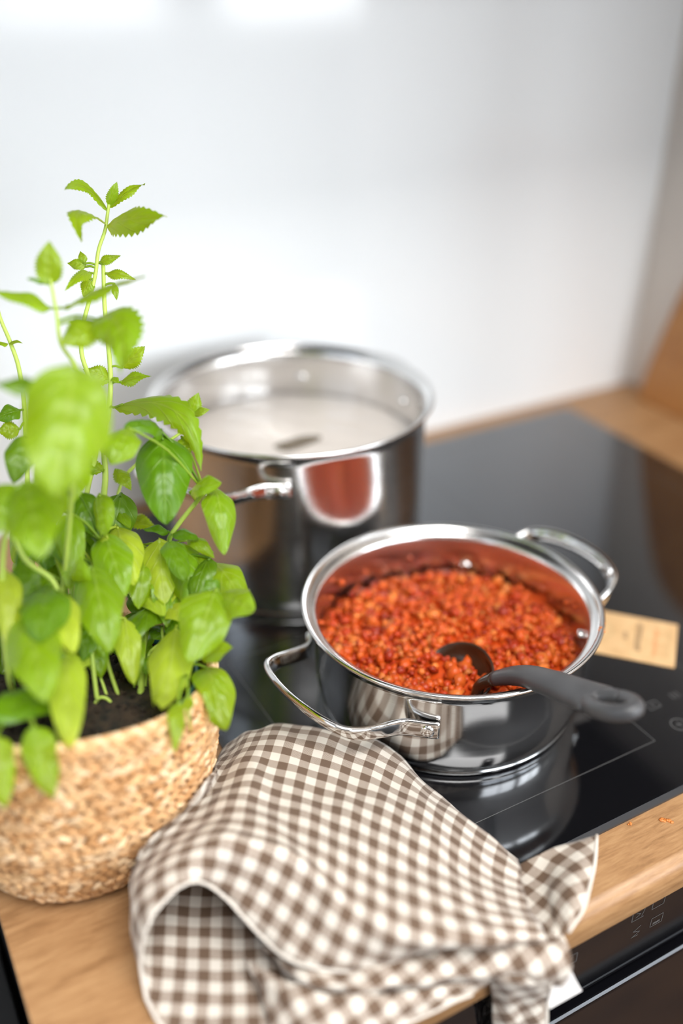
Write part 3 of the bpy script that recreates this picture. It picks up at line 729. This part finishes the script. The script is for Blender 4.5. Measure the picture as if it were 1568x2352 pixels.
# ---------------------------------------------------------------- basket, plastic pot, soil
m_jute = mat('jute', lin(212, 170, 122), .85)
ai = N(m_jute, 'ShaderNodeAttribute', attribute_name='tint'); L(m_jute, ai.outputs['Color'], P(m_jute).inputs['Base Color'])
m_jute_in = noisy(mat('jute_inside', lin(190, 150, 104), .9), lin(170, 130, 86), lin(206, 166, 120), (1, 1, 8), 40, bump=.4)
basket = thing('woven_basket', (BC[0], BC[1], ZT), 'round woven jute basket planter on the oak worktop beside the towel', 'basket')
lv = []; ts = np.linspace(0, 1, 14); SG = 72
for t in ts: lv += [basket_pt(2*np.pi*k/SG, t, -.0022) for k in range(SG)]
for t in ts[::-1]: lv += [basket_pt(2*np.pi*k/SG, t*.985+.012, -.0048) for k in range(SG)]
lf = grid_faces(28, SG, True); lf.append(tuple(range(SG))[::-1]); lf.append(tuple(range(27*SG, 28*SG)))
obj('lining', lv, lf, m_jute_in, basket)
ev, ef = [], []
def lump(k1=6, k2=3):
    v = [(0, 0, 1.)]; 
    for i in range(1, k2+1):
        ph = math.pi*i/(k2+1); v += [(math.sin(ph)*math.cos(2*math.pi*j/k1), math.sin(ph)*math.sin(2*math.pi*j/k1), math.cos(ph)) for j in range(k1)]
    v.append((0, 0, -1.)); f = [(0, 1+j, 1+(j+1) % k1) for j in range(k1)]
    for i in range(k2-1): f += [(1+i*k1+j, 1+(i+1)*k1+j, 1+(i+1)*k1+(j+1) % k1, 1+i*k1+(j+1) % k1) for j in range(k1)]
    f += [(len(v)-1, 1+(k2-1)*k1+(j+1) % k1, 1+(k2-1)*k1+j) for j in range(k1)]
    return np.array(v), f
lvx, lfx = lump()
jc = []
rows = 15; nv = 0
jpal = [lin(212, 172, 128), lin(198, 152, 104), lin(226, 194, 154), lin(180, 132, 84), lin(208, 166, 118)]
for rI in range(rows):
    for half_ in (0, 1):
        t = (rI+.28+.44*half_)/rows; rad = np.linalg.norm(basket_pt(0, t)[:2]-(BC+(RC-BC)*t)); cnt = int(2*np.pi*rad/.0066)
        for k in range(cnt):
            az = 2*np.pi*(k+.5*half_+.37*rI)/cnt
            p = basket_pt(az, t); pu = unit(basket_pt(az, t+.02)-basket_pt(az, t-.02)); pa = unit(basket_pt(az+.02, t)-basket_pt(az-.02, t)); pn = np.cross(pa, pu)
            sg = 1 if half_ else -1
            ax_ = unit(pa+pu*sg*.62+.18*rng.normal(size=3)); ay_ = unit(np.cross(pn, ax_))
            vv = p+lvx[:, 2:3]*ax_*.0052*rng.uniform(.85, 1.15)+lvx[:, 0:1]*ay_*.0023*rng.uniform(.8, 1.15)+lvx[:, 1:2]*pn*.0022
            ev.append(vv); ef += [tuple(i+nv for i in q) for q in lfx]; nv += len(vv)
            c = np.array(jpal[rng.integers(5)][:3])*rng.uniform(.85, 1.1); jc.append(np.tile(c, (len(vv), 1)))
obj('woven_strands', np.vstack(ev), ef, m_jute, basket, col=np.vstack(jc), kind='stuff')
def rope(path, r, name, par, strands=3, turns=9):
    path = np.asarray(path); n = len(path); mbv = []; mbf = []; cnt = 0
    s = unit(np.cross(path[1]-path[0], (0.2, 0.3, .9)))
    fr = []
    for i in range(n):
        t = unit(path[min(i+1, n-1)]-path[max(i-1, 0)]); s = unit(s-t*(s@t)); fr.append((s, np.cross(t, s)))
    cols = []
    for q in range(strands):
        pp = np.array([path[i]+(fr[i][0]*math.cos(2*np.pi*(turns*i/n+q/strands))+fr[i][1]*math.sin(2*np.pi*(turns*i/n+q/strands)))*r*.55 for i in range(n)])
        v, f = tube(pp, r*.62, 6); mbv += list(v); mbf += [tuple(k+cnt for k in g) for g in f]; cnt += len(v)
        cols += [np.array(jpal[q][:3])]*len(v)
    return obj(name, mbv, mbf, m_jute, par, col=np.array(cols))
hpts = []
for a_, h_ in [(62, .000), (60, .016), (55, .030), (48, .036), (41, .030), (36.5, .014), (35, .000)]:
    q = basket_pt(math.radians(a_), 1.0, .001); hpts.append(q+np.array([0, 0, h_-.004]))
rope(catmull(np.array(hpts), 9), .0046, 'handle', basket)
rope([basket_pt(2*np.pi*k/160, 1.0, -.0022) for k in range(161)], .0030, 'rim_braid', basket, turns=52)

m_teal = mat('teal_plastic', lin(24, 92, 118), .35)
ppt = thing('plant_pot', (RC[0], RC[1], ZT+.004), 'teal plastic plant pot sunk inside the woven basket', 'pot')
prof = [(.050, .004), (.0545, .02), (.064, .06), (.0715, .096), (.0735, .098), (.0735, .1035), (.0722, .1042), (.0705, .1035), (.0698, .09), (.0640, .05), (.05, .01)]
def tiltz(v): return [(x, y, z+.17*((x-RC[0])*tilt[0]+(y-RC[1])*tilt[1])*max(0, z)/.1) for x, y, z in v]
v, f = lathe(prof, RC, 72, True, True); obj('shell', tiltz(v), f, m_teal, ppt)
m_soil = noisy(mat('dark_soil', lin(30, 22, 17), .95), lin(16, 12, 10), lin(52, 38, 28), nscale=160, bump=.8, dist=.002)
sv2 = []
ringq = np.linspace(0, 1, 22)
for q in ringq:
    for k in range(64):
        a = 2*np.pi*k/64; x, y = RC[0]+q*.0692*math.cos(a), RC[1]+q*.0692*math.sin(a)
        sv2.append((x, y, .0965+.0018*vnoise(x*1.7, y*1.7, 3)+(.001*rng.standard_normal() if q < .97 else 0)))
sf2 = grid_faces(22, 64, True)
sl = [np.array(tiltz(sv2))]; nvv = len(sv2)
for k in range(420):
    q = math.sqrt(rng.random())*.067; a = rng.random()*2*np.pi
    p = np.array(tiltz([(RC[0]+q*math.cos(a), RC[1]+q*math.sin(a), .0972)])[0]); s = rng.uniform(.0008, .0024)
    vv = iv1*s*(1+.3*rng.standard_normal((len(iv1), 1)))+p; sl.append(vv); sf2 += [tuple(i+nvv for i in t) for t in if1]; nvv += len(vv)
obj('potting_soil', np.vstack(sl), sf2, m_soil, base=(RC[0], RC[1], .08), label='dark crumbly potting soil in the teal plant pot', cat='soil', kind='stuff')

# ---------------------------------------------------------------- herbs
def leafmat(name, c_top, c_vein, c_trans, rough=.42, tr=.42, q=0.35):
    m = mat(name, c_top, rough, ior=1.42, coat=.3); P(m).inputs['Coat Roughness'].default_value = .32
    nt = m.node_tree; out = nt.nodes['Material Output']; pb = P(m)
    uvn = N(m, 'ShaderNodeUVMap'); sp = N(m, 'ShaderNodeSeparateXYZ'); L(m, uvn.outputs[0], sp.inputs[0])
    ab = N(m, 'ShaderNodeMath', operation='ABSOLUTE'); L(m, sp.outputs[1], ab.inputs[0])
    # lateral veins run obliquely from the midrib
    k1 = N(m, 'ShaderNodeMath', operation='MULTIPLY'); L(m, ab.outputs[0], k1.inputs[0]); k1.inputs[1].default_value = .35
    k2 = N(m, 'ShaderNodeMath', operation='SUBTRACT'); L(m, sp.outputs[0], k2.inputs[0]); L(m, k1.outputs[0], k2.inputs[1])
    k3 = N(m, 'ShaderNodeMath', operation='MULTIPLY'); L(m, k2.outputs[0], k3.inputs[0]); k3.inputs[1].default_value = 2*math.pi*4.5
    k4 = N(m, 'ShaderNodeMath', operation='SINE'); L(m, k3.outputs[0], k4.inputs[0])
    rv_ = N(m, 'ShaderNodeMapRange'); rv_.inputs['From Min'].default_value = .86; rv_.inputs['From Max'].default_value = 1.0; L(m, k4.outputs[0], rv_.inputs[0])
    mr = N(m, 'ShaderNodeMapRange'); mr.inputs['From Min'].default_value = .09; mr.inputs['From Max'].default_value = .02; L(m, ab.outputs[0], mr.inputs[0])
    mxv = N(m, 'ShaderNodeMath', operation='MAXIMUM'); L(m, rv_.outputs[0], mxv.inputs[0]); L(m, mr.outputs[0], mxv.inputs[1])
    sv_ = N(m, 'ShaderNodeMath', operation='MULTIPLY'); L(m, mxv.outputs[0], sv_.inputs[0]); sv_.inputs[1].default_value = .3
    tc = N(m, 'ShaderNodeTexCoord'); nz = N(m, 'ShaderNodeTexNoise', Scale=70.0, Detail=2.0); L(m, tc.outputs['Object'], nz.inputs['Vector'])
    hs = N(m, 'ShaderNodeHueSaturation'); hs.inputs['Color'].default_value = c_top
    rr = N(m, 'ShaderNodeMapRange'); rr.inputs['To Min'].default_value = .72; rr.inputs['To Max'].default_value = 1.28; L(m, nz.outputs[0], rr.inputs[0]); L(m, rr.outputs[0], hs.inputs['Value'])
    oi = N(m, 'ShaderNodeObjectInfo'); rh = N(m, 'ShaderNodeMapRange'); rh.inputs['To Min'].default_value = .488; rh.inputs['To Max'].default_value = .506
    L(m, oi.outputs['Random'], rh.inputs[0]); L(m, rh.outputs[0], hs.inputs['Hue'])
    mx = N(m, 'ShaderNodeMix', data_type='RGBA'); L(m, sv_.outputs[0], mx.inputs[0]); L(m, hs.outputs[0], mx.inputs[6]); mx.inputs[7].default_value = c_vein
    L(m, mx.outputs[2], pb.inputs['Base Color'])
    hgt = N(m, 'ShaderNodeMath', operation='SUBTRACT'); hgt.inputs[0].default_value = 1.0; L(m, mxv.outputs[0], hgt.inputs[1])
    bpn = N(m, 'ShaderNodeBump', Strength=q, Distance=.0012); L(m, hgt.outputs[0], bpn.inputs['Height']); L(m, bpn.outputs[0], pb.inputs['Normal'])
    tl = N(m, 'ShaderNodeBsdfTranslucent'); tl.inputs[0].default_value = c_trans
    ms = N(m, 'ShaderNodeMixShader'); ms.inputs[0].default_value = tr
    L(m, pb.outputs[0], ms.inputs[1]); L(m, tl.outputs[0], ms.inputs[2]); L(m, ms.outputs[0], out.inputs[0])
    return m
LM = {
 'g': leafmat('basil_leaf', lin(122, 162, 24), lin(184, 206, 98), lin(202, 216, 8), .32, .48),
 'd': leafmat('basil_leaf_deep', lin(90, 130, 12), lin(136, 168, 60), lin(126, 176, 8), .33, .40),
 'y': leafmat('basil_leaf_pale', lin(178, 200, 56), lin(212, 222, 126), lin(214, 226, 36), .40, .50),
 'm': leafmat('mint_leaf', lin(122, 164, 24), lin(184, 206, 94), lin(202, 216, 8), .38, .50, q=.6),
}
m_stem = mat('green_stem', lin(168, 190, 84), .5, sub=.1)
mint = thing('mint_plant', (.103, .521, .086), 'tall mint plant with serrated leaves rising out of the basket', 'plant')
basilR = thing('basil_plant', (.115, .445, .086), 'basil plant leaning out over the basket side next to the stockpot', 'plant')
basilL = thing('basil_plant', (.060, .455, .086), 'basil plant with leaves drooping over the basket front rim', 'plant')
STEMS = {mint: [], basilR: [], basilL: []}
def inside_pot(c):
    for i in range(len(c)):
        p = c[i]; gap, d, zr, rho, r, az = wall_of_basket(p); h = p[2]-zr
        lim = .064+max(0, h+.004)*.55
        if 28 < math.degrees(az) < 70 and h < .046: lim = min(lim, .071)
        if h < .05 and rho > lim: c[i, :2] -= d*(rho-lim)
    k = np.pad(c, ((1, 1), (0, 0)), 'edge'); c[1:-1] = ((k[:-2]+2*k[1:-1]+k[2:])/4)[1:-1]
    return c
def over_rim(V):
    """a leaf that meets the rim lies over it; one that stays low is kept wholly inside or outside the wall"""
    W_ = [wall_of_basket(p) for p in V]
    hit = [i for i, p in enumerate(V) if p[2] < W_[i][2]+.0055 and W_[i][3] > .0655 and W_[i][0] < .0055]
    deep = [i for i in hit if W_[i][2]+.0055-V[i][2] >= .014]
    low_all = [i for i, p in enumerate(V) if p[2] < W_[i][2]-.006]
    inward = bool(low_all) and np.mean([W_[i][3] for i in low_all]) < .0790
    for i in hit:
        p = np.array(V[i], float); gap, d, zr, rho, r, az = W_[i]
        if deep and inward: p[:2] -= d*(rho-.0655)
        elif i in deep: p[:2] += d*(.0055-gap)
        else: p[2] = zr+.0055
        V[i] = p
    if deep and inward:
        for i, p in enumerate(V):
            if W_[i][0] >= .0055 and p[2] < W_[i][2]+.0055: V[i] = np.array([*(np.array(p[:2])-W_[i][1]*(W_[i][3]-.0655)), p[2]])
    return V
def back(pl, p): return (p[0], p[1], p[2]+.018) if pl is mint and not isinstance(p[2], tuple) and p[2] > .59 else p
def stem(pl, pts, r0, r1):
    pts = [back(pl, p) for p in pts]
    q = [un(p[0], p[1], p[2][0]) if isinstance(p[2], tuple) else und(*p) for p in pts]
    c = inside_pot(catmull(np.array(q), 8)); STEMS[pl].append(c)
    v, f = tube(c, np.linspace(r0, r1, len(c)), 8); obj('stem', v, f, m_stem, pl)
S0 = (.090,)
stem(mint, [(186,1490,S0),(183,1260,.618),(200,1130,.612),(218,1050,.610),(222,980,.608),(213,925,.606),(203,865,.604),(187,810,.602),(190,750,.601),(205,690,.600),(219,630,.599),(226,575,.598),(241,530,.598),(247,490,.598),(250,470,.598)], .0019, .0010)
stem(mint, [(255,1480,S0),(252,1225,.625),(239,1150,.620),(242,1090,.616),(236,990,.612),(248,955,.612),(254,870,.611),(246,760,.609),(240,700,.608),(237,610,.607)], .0024, .0013)
stem(mint, [(160,1470,S0),(168,1250,.602),(186,1000,.566),(180,860,.548),(140,790,.542),(130,720,.540),(115,640,.540)], .0016, .0009)
stem(mint, [(70,1460,S0),(60,1000,.62),(46,860,.612),(25,790,.610),(2,735,.610),(-10,690,.610)], .0018, .0011)
stem(mint, [(262,1440,S0),(268,1150,.63),(320,1060,.625),(420,990,.62),(437,955,.62)], .0014, .0008)
stem(basilR, [(322,1650,S0),(327,1500,.594),(345,1430,.598),(385,1385,.602),(386,1260,.604),(402,1215,.600),(470,1130,.592)], .0021, .0014)
stem(basilR, [(302,1660,S0),(312,1560,.588),(322,1480,.592),(300,1420,.60)], .0013, .0010)
stem(basilR, [(330,1650,S0),(338,1520,.594),(352,1490,.594),(378,1475,.594)], .0010, .0008)
stem(basilR, [(418,1640,S0),(416,1500,.586),(402,1420,.590),(378,1380,.594),(372,1300,.598),(365,1240,.60)], .0019, .0012)
stem(basilR, [(430,1640,S0),(468,1540,.566),(498,1430,.562),(505,1368,.562)], .0015, .0011)
stem(basilR, [(376,1620,S0),(374,1500,.592),(372,1440,.594)], .0012, .0009)
stem(basilR, [(335,1560,S0),(330,1400,.632),(290,1250,.636),(285,1190,.636)], .0014, .001)
stem(basilL, [(228,1645,S0),(213,1525,.568),(202,1400,.562),(192,1330,.558)], .0014, .0011)
stem(basilL, [(280,1622,S0),(244,1510,.578),(228,1400,.574),(232,1240,.580)], .0013, .0011)
stem(basilL, [(262,1650,S0),(232,1560,.576),(205,1500,.572)], .0009, .0008)
stem(basilL, [(204,1655,S0),(224,1606,.566),(250,1608,.566),(262,1640,.568)], .0010, .0009)
stem(basilL, [(40,1600,S0),(20,1560,.552),(6,1380,.535),(12,1230,.520),(60,1110,.510)], .0017, .0013)
stem(basilL, [(150,1690,S0),(128,1500,.545),(130,1350,.540),(62,1290,.534),(28,1230,.530)], .0016, .0012)
stem(basilL, [(120,1600,S0),(150,1300,.56),(175,1000,.50),(170,860,.49)], .0016, .0012)
stem(basilL, [(92,1690,S0),(70,1660,.53),(60,1620,.52)], .0012, .0010)

rl_ = np.random.default_rng(5)
def leaf(pl, kind, base, tip, width, bend=.12, roll=0., cup=.35, dep=None, up=.45, fold=0., mid=None, quilt=1.):
    """base/tip (px,py,depth); width in px; bend lifts the middle of the blade; cup curls the edges down"""
    base = back(pl, base); tip = back(pl, tip); mid = back(pl, mid) if mid else None
    b = und(*base); t = und(*tip); Lg = np.linalg.norm(t-b); dm = (base[2]+tip[2])/2; wm = width*dm/FPX
    view = unit(O3-(b+t)/2); Nrm = unit(view*(1-up)+np.array([0, 0, 1.])*up)
    ax = unit(t-b); Nrm = unit(Nrm-ax*(Nrm@ax))
    sd = np.cross(Nrm, ax); Nrm = Nrm*math.cos(roll)+sd*math.sin(roll)
    mp = und(*mid) if mid else (b+t)/2+Nrm*Lg*bend
    if not mid: ctl = 2*mp-(b+t)/2
    else: ctl = 2*mp-(b+t)/2
    serr = kind == 'm'; nl = 36 if serr else 28; nw = 9
    wm *= 1.22 if serr else 1.0
    ph1, ph2, ph3 = (rl_.uniform(0, 6.28) for _ in range(3))
    V, UVs = [], []
    prevN = Nrm
    for i in range(nl+1):
        s = i/nl; p = (1-s)**2*b+2*s*(1-s)*ctl+s*s*t; tg = unit(2*(1-s)*(ctl-b)+2*s*(t-ctl))
        nn = unit(prevN-tg*(prevN@tg)); prevN = nn; side = np.cross(nn, tg)
        if serr: w = math.sin(math.pi*min(1, s**.72))**.85*(1-.12*s)
        else: w = (math.sin(math.pi*min(1., s**.66))**.60)
        if s > .97: w *= .35 if s >= 1 else .8
        w = max(w, .02)*wm/2
        for j in range(nw):
            e = (j/(nw-1))*2-1; ww = w
            if serr and abs(e) > .99: ww *= (1.08, 1.0, .86)[i % 3]
            ww *= 1+.05*math.sin(s*9+(ph1 if e < 0 else ph2))
            y = e*ww
            dz = -cup*ww*(e*e) - abs(e)*fold*ww + .10*wm*e*e*math.sin(s*8+(ph3 if e < 0 else ph1))
            vs = math.sin(2*math.pi*4.5*(s-.35*abs(e)))
            dz += quilt*(.085*wm*(-vs)*(1-abs(e))**.7*min(1, abs(e)*3)*.5 - .07*wm*math.exp(-(e/.2)**2))*math.sin(math.pi*s)**.6
            V.append(p+side*y+nn*dz); UVs.append((s, e))
    Fc = grid_faces(nl+1, nw)
    # petiole to the nearest stem point below or beside the blade
    best = None
    for c in STEMS[pl]:
        d = np.linalg.norm(c-b, axis=1)+np.maximum(0, c[:, 2]-b[2]-.005)*1.5; k = int(d.argmin())
        if best is None or d[k] < best[0]: best = (d[k], c[k])
    if best and .002 < best[0] < .075:
        q = best[1]; m1 = (q+b)/2+np.array([0, 0, .12*np.linalg.norm(b-q)]); pv_, pf = tube(catmull(np.array([q, m1, b, b+(ctl-b)*.12]), 3), .0008, 5)
        k0 = len(V); V += list(pv_); UVs += [(.5, 0.)]*len(pv_); Fc += [tuple(i+k0 for i in g) for g in pf]
    V = over_rim(V)
    return obj('leaf', V, Fc, LM[kind], pl, uv=UVs)

d0 = .598
ML = mint
leaf(ML,'m',(246,482,d0),(150,436,d0-.01),32,mid=(195,428,d0-.003),up=.2,cup=.2)
leaf(ML,'m',(250,472,d0),(269,417,d0-.004),23,up=.0,cup=.1,fold=.3)
leaf(ML,'m',(254,478,d0),(333,423,d0+.01),26,up=.3,cup=.2,roll=.5)
leaf(ML,'m',(243,517,d0),(187,556,d0-.03),48,mid=(182,486,d0-.015),up=.5,cup=.3)
leaf(ML,'m',(245,522,d0),(382,497,d0-.02),62,bend=.10,up=.30,cup=.5)
leaf(ML,'m',(198,612,d0),(154,604,d0),24,bend=.15,up=.3)
leaf(ML,'m',(193,606,d0),(184,576,d0),18,bend=.1,up=.1)
leaf(ML,'m',(207,627,d0),(149,668,d0-.01),26,bend=.15,up=.3)
leaf(ML,'m',(207,640,d0),(192,684,d0),28,up=.1)
leaf(ML,'m',(228,604,.607),(277,588,.607),20,bend=.15,up=.3)
leaf(ML,'m',(243,628,.607),(312,642,.607),22,bend=.15,up=.4)
leaf(ML,'m',(262,652,.607),(268,690,.605),15,up=.1)
leaf(ML,'m',(148,708,.540),(335,636,.530),56,bend=.06,up=.75,roll=.3)
leaf(ML,'m',(116,708,.540),(-15,668,.530),48,bend=.08,up=.75)
leaf(ML,'m',(112,655,.540),(113,553,.535),56,bend=.05,up=.0,cup=.1)
leaf(ML,'d',(100,650,.540),(62,640,.535),14,up=.5)
leaf(ML,'m',(222,733,.545),(278,858,.515),100,mid=(270,745,.525),up=.35,cup=.4)
leaf(ML,'m',(225,742,.548),(140,795,.53),70,bend=.14,up=.4,cup=.5)
leaf(ML,'m',(280,845,.61),(333,795,.605),40,bend=.1,up=.1)
leaf(ML,'m',(255,872,.611),(190,848,.605),42,bend=.1,up=.35)
leaf(ML,'m',(276,878,.611),(348,864,.605),30,bend=.12,up=.5)
leaf(ML,'m',(258,866,.611),(272,880,.605),16,up=.5)
leaf(ML,'m',(262,936,.605),(462,1082,.585),62,mid=(398,940,.590),up=.45,cup=.5)
leaf(ML,'m',(436,957,.62),(456,902,.618),34,bend=.1,up=.1,fold=.2)
leaf(ML,'m',(440,952,.62),(482,940,.618),20,up=.3)
leaf(ML,'m',(434,950,.62),(402,936,.618),24,up=.3)
leaf(ML,'d',(48,942,.615),(-12,962,.61),46,bend=.15,up=.5)
leaf(ML,'m',(46,985,.615),(-8,990,.61),40,bend=.1,up=.3)
leaf(ML,'m',(20,788,.61),(52,788,.605),12,up=.6); leaf(ML,'m',(18,790,.61),(-12,792,.605),14,up=.6)
leaf(ML,'m',(288,1190,.636),(362,1214,.630),34,bend=.14,up=.5)
leaf(ML,'d',(175,985,.61),(185,1060,.60),46,up=.2); leaf(ML,'m',(240,975,.612),(182,965,.605),34,up=.4)
leaf(ML,'m',(208,980,.612),(222,1040,.60),40,up=.3)
BR = basilR
leaf(BR,'g',(170,848,.480),(126,1140,.455),205,bend=.08,up=.10,cup=.3)
leaf(BR,'d',(372,992,.588),(285,985,.560),66,bend=.2,up=.55,cup=.6)
leaf(BR,'g',(300,985,.560),(255,1068,.540),82,bend=.14,up=.3,cup=.4)
leaf(BR,'d',(374,1002,.590),(380,1204,.570),130,bend=.16,up=.22,cup=.55)
leaf(BR,'g',(418,1005,.595),(430,1045,.59),50,up=.2)
leaf(BR,'g',(436,1132,.592),(508,1108,.575),58,bend=.14,up=.5,cup=.4)
leaf(BR,'g',(492,1118,.590),(514,1274,.572),76,bend=.2,up=.25,cup=.5,roll=.2)
leaf(BR,'g',(430,1236,.602),(493,1282,.590),36,bend=.24,up=.45,cup=.5)
leaf(BR,'d',(388,1222,.602),(330,1216,.595),26,bend=.15,up=.6)
leaf(BR,'d',(400,1225,.600),(455,1240,.59),34,bend=.15,up=.6)
leaf(BR,'y',(364,1240,.600),(378,1388,.582),82,bend=.10,up=.08,cup=.25,fold=.3)
leaf(BR,'g',(418,1254,.602),(446,1408,.582),92,bend=.16,up=.2,cup=.55)
leaf(BR,'d',(342,1302,.603),(318,1382,.593),40,up=.1); leaf(BR,'d',(296,1372,.62),(346,1432,.61),38,bend=.15,up=.4)
leaf(BR,'g',(502,1370,.562),(583,1402,.545),98,bend=.12,up=.35,cup=.5)
leaf(BR,'g',(496,1352,.562),(435,1522,.535),125,bend=.12,up=.22,cup=.4)
leaf(BR,'d',(498,1362,.562),(470,1330,.565),44,up=.5)
leaf(BR,'g',(462,1503,.560),(534,1488,.550),56,bend=.15,up=.5,cup=.5)
leaf(BR,'g',(474,1534,.566),(518,1678,.545),94,bend=.12,up=.18,cup=.35)
leaf(BR,'y',(404,1440,.575),(374,1664,.528),104,bend=.12,up=.15,cup=.45,fold=.25)
leaf(BR,'g',(410,1612,.527),(400,1728,.517),36,bend=.08,up=.1,fold=.4)
leaf(BR,'g',(432,1596,.534),(436,1682,.530),26,bend=.08,up=.1)
leaf(BR,'y',(376,1390,.592),(440,1425,.575),60,bend=.12,up=.5)
leaf(BR,'d',(350,1500,.60),(330,1560,.595),44,up=.3); leaf(BR,'d',(372,1440,.60),(352,1468,.59),46,up=.5)
leaf(BR,'g',(300,1420,.60),(308,1575,.568),64,bend=.1,up=.12,cup=.35)
leaf(BR,'d',(440,1530,.575),(455,1600,.57),46,up=.3)
leaf(BR,'g',(275,1195,.63),(240,1215,.62),50,up=.5)
BL = basilL
leaf(BL,'d',(112,894,.485),(-20,884,.475),64,bend=.1,up=.75)
leaf(BL,'d',(60,1000,.56),(30,1110,.55),70,up=.2); leaf(BL,'g',(150,1010,.56),(130,1190,.54),130,bend=.1,up=.12,cup=.3)
leaf(BL,'g',(62,1112,.508),(95,1284,.480),138,bend=.12,up=.35,cup=.45)
leaf(BL,'g',(50,1118,.508),(-30,1230,.490),110,bend=.12,up=.35,cup=.45)
leaf(BL,'g',(165,1180,.575),(160,1355,.560),66,bend=.1,up=.1); leaf(BL,'d',(130,1210,.59),(105,1310,.58),70,up=.2)
leaf(BL,'g',(240,1228,.582),(288,1370,.560),92,bend=.14,up=.15,cup=.4)
leaf(BL,'y',(245,1230,.580),(235,1330,.570),60,bend=.14,up=.2,cup=.4)
leaf(BL,'g',(192,1345,.558),(188,1280,.545),52,up=.7,bend=.2)
leaf(BL,'g',(212,1305,.560),(252,1500,.530),112,bend=.13,up=.2,cup=.5)
leaf(BL,'d',(195,1320,.558),(205,1450,.550),60,up=.1)
leaf(BL,'y',(286,1420,.578),(306,1572,.560),60,bend=.1,up=.1,cup=.3)
leaf(BL,'y',(132,1365,.540),(168,1500,.512),78,bend=.1,up=.12,cup=.4)
leaf(BL,'d',(110,1345,.538),(90,1480,.500),120,bend=.16,up=.4,cup=.5)
leaf(BL,'g',(62,1420,.520),(104,1612,.480),128,bend=.12,up=.25,cup=.45)
leaf(BL,'y',(152,1505,.530),(160,1724,.486),88,bend=.10,up=.08,cup=.35)
leaf(BL,'d',(150,1600,.545),(-20,1650,.480),130,bend=.12,up=.5,cup=.4)
leaf(BL,'g',(78,1668,.490),(118,1832,.484),80,bend=.14,up=.12,cup=.4)
leaf(BL,'g',(-10,1690,.487),(8,1856,.480),76,bend=.12,up=.15,cup=.4)
leaf(BL,'y',(14,1310,.535),(24,1490,.515),66,bend=.12,up=.12,cup=.4); leaf(BL,'d',(60,1290,.55),(50,1400,.54),60,up=.3)
leaf(BL,'d',(60,1200,.58),(90,1290,.57),80,up=.2); leaf(BL,'d',(180,1130,.585),(210,1230,.58),70,up=.15)
leaf(BL,'d',(262,1640,.568),(235,1690,.560),52,bend=.2,up=.6); leaf(BL,'d',(265,1645,.568),(302,1690,.562),46,bend=.2,up=.6)
leaf(BL,'d',(210,1420,.570),(190,1520,.560),60,up=.2); leaf(BL,'g',(225,1420,.572),(235,1510,.565),50,up=.1)
leaf(BL,'d',(130,1490,.555),(110,1560,.55),56,up=.3); leaf(BL,'d',(20,1480,.56),(40,1560,.555),40,up=.3)

# inner foliage between the drawn leaves
r3 = np.random.default_rng(21)
for k in range(46):
    if k % 3 < 2: pl, x, y, dd = BL, r3.uniform(-20, 300), r3.uniform(1130, 1430), r3.uniform(.570, .625)
    else: pl, x, y, dd = BR, r3.uniform(300, 500), r3.uniform(1240, 1520), r3.uniform(.585, .615)
    ln = r3.uniform(60, 150); a = r3.uniform(-.7, .7)
    leaf(pl, 'dgdgy'[k % 5], (x, y, dd), (x+ln*math.sin(a), y+ln*math.cos(a), dd-r3.uniform(.005, .03)), ln*r3.uniform(.5, .72), bend=r3.uniform(.08, .2), up=r3.uniform(.05, .5), cup=r3.uniform(.3, .6), roll=r3.uniform(-.5, .5))
for k in range(10):
    x, y, dd = r3.uniform(150, 270), r3.uniform(930, 1180), r3.uniform(.606, .625)
    ln = r3.uniform(45, 90); a = r3.uniform(-2.2, 2.2)
    leaf(ML, 'm', (x, y, dd), (x+ln*math.sin(a), y+ln*math.cos(a), dd-r3.uniform(-.01, .02)), ln*.55, bend=.14, up=r3.uniform(.1, .6))
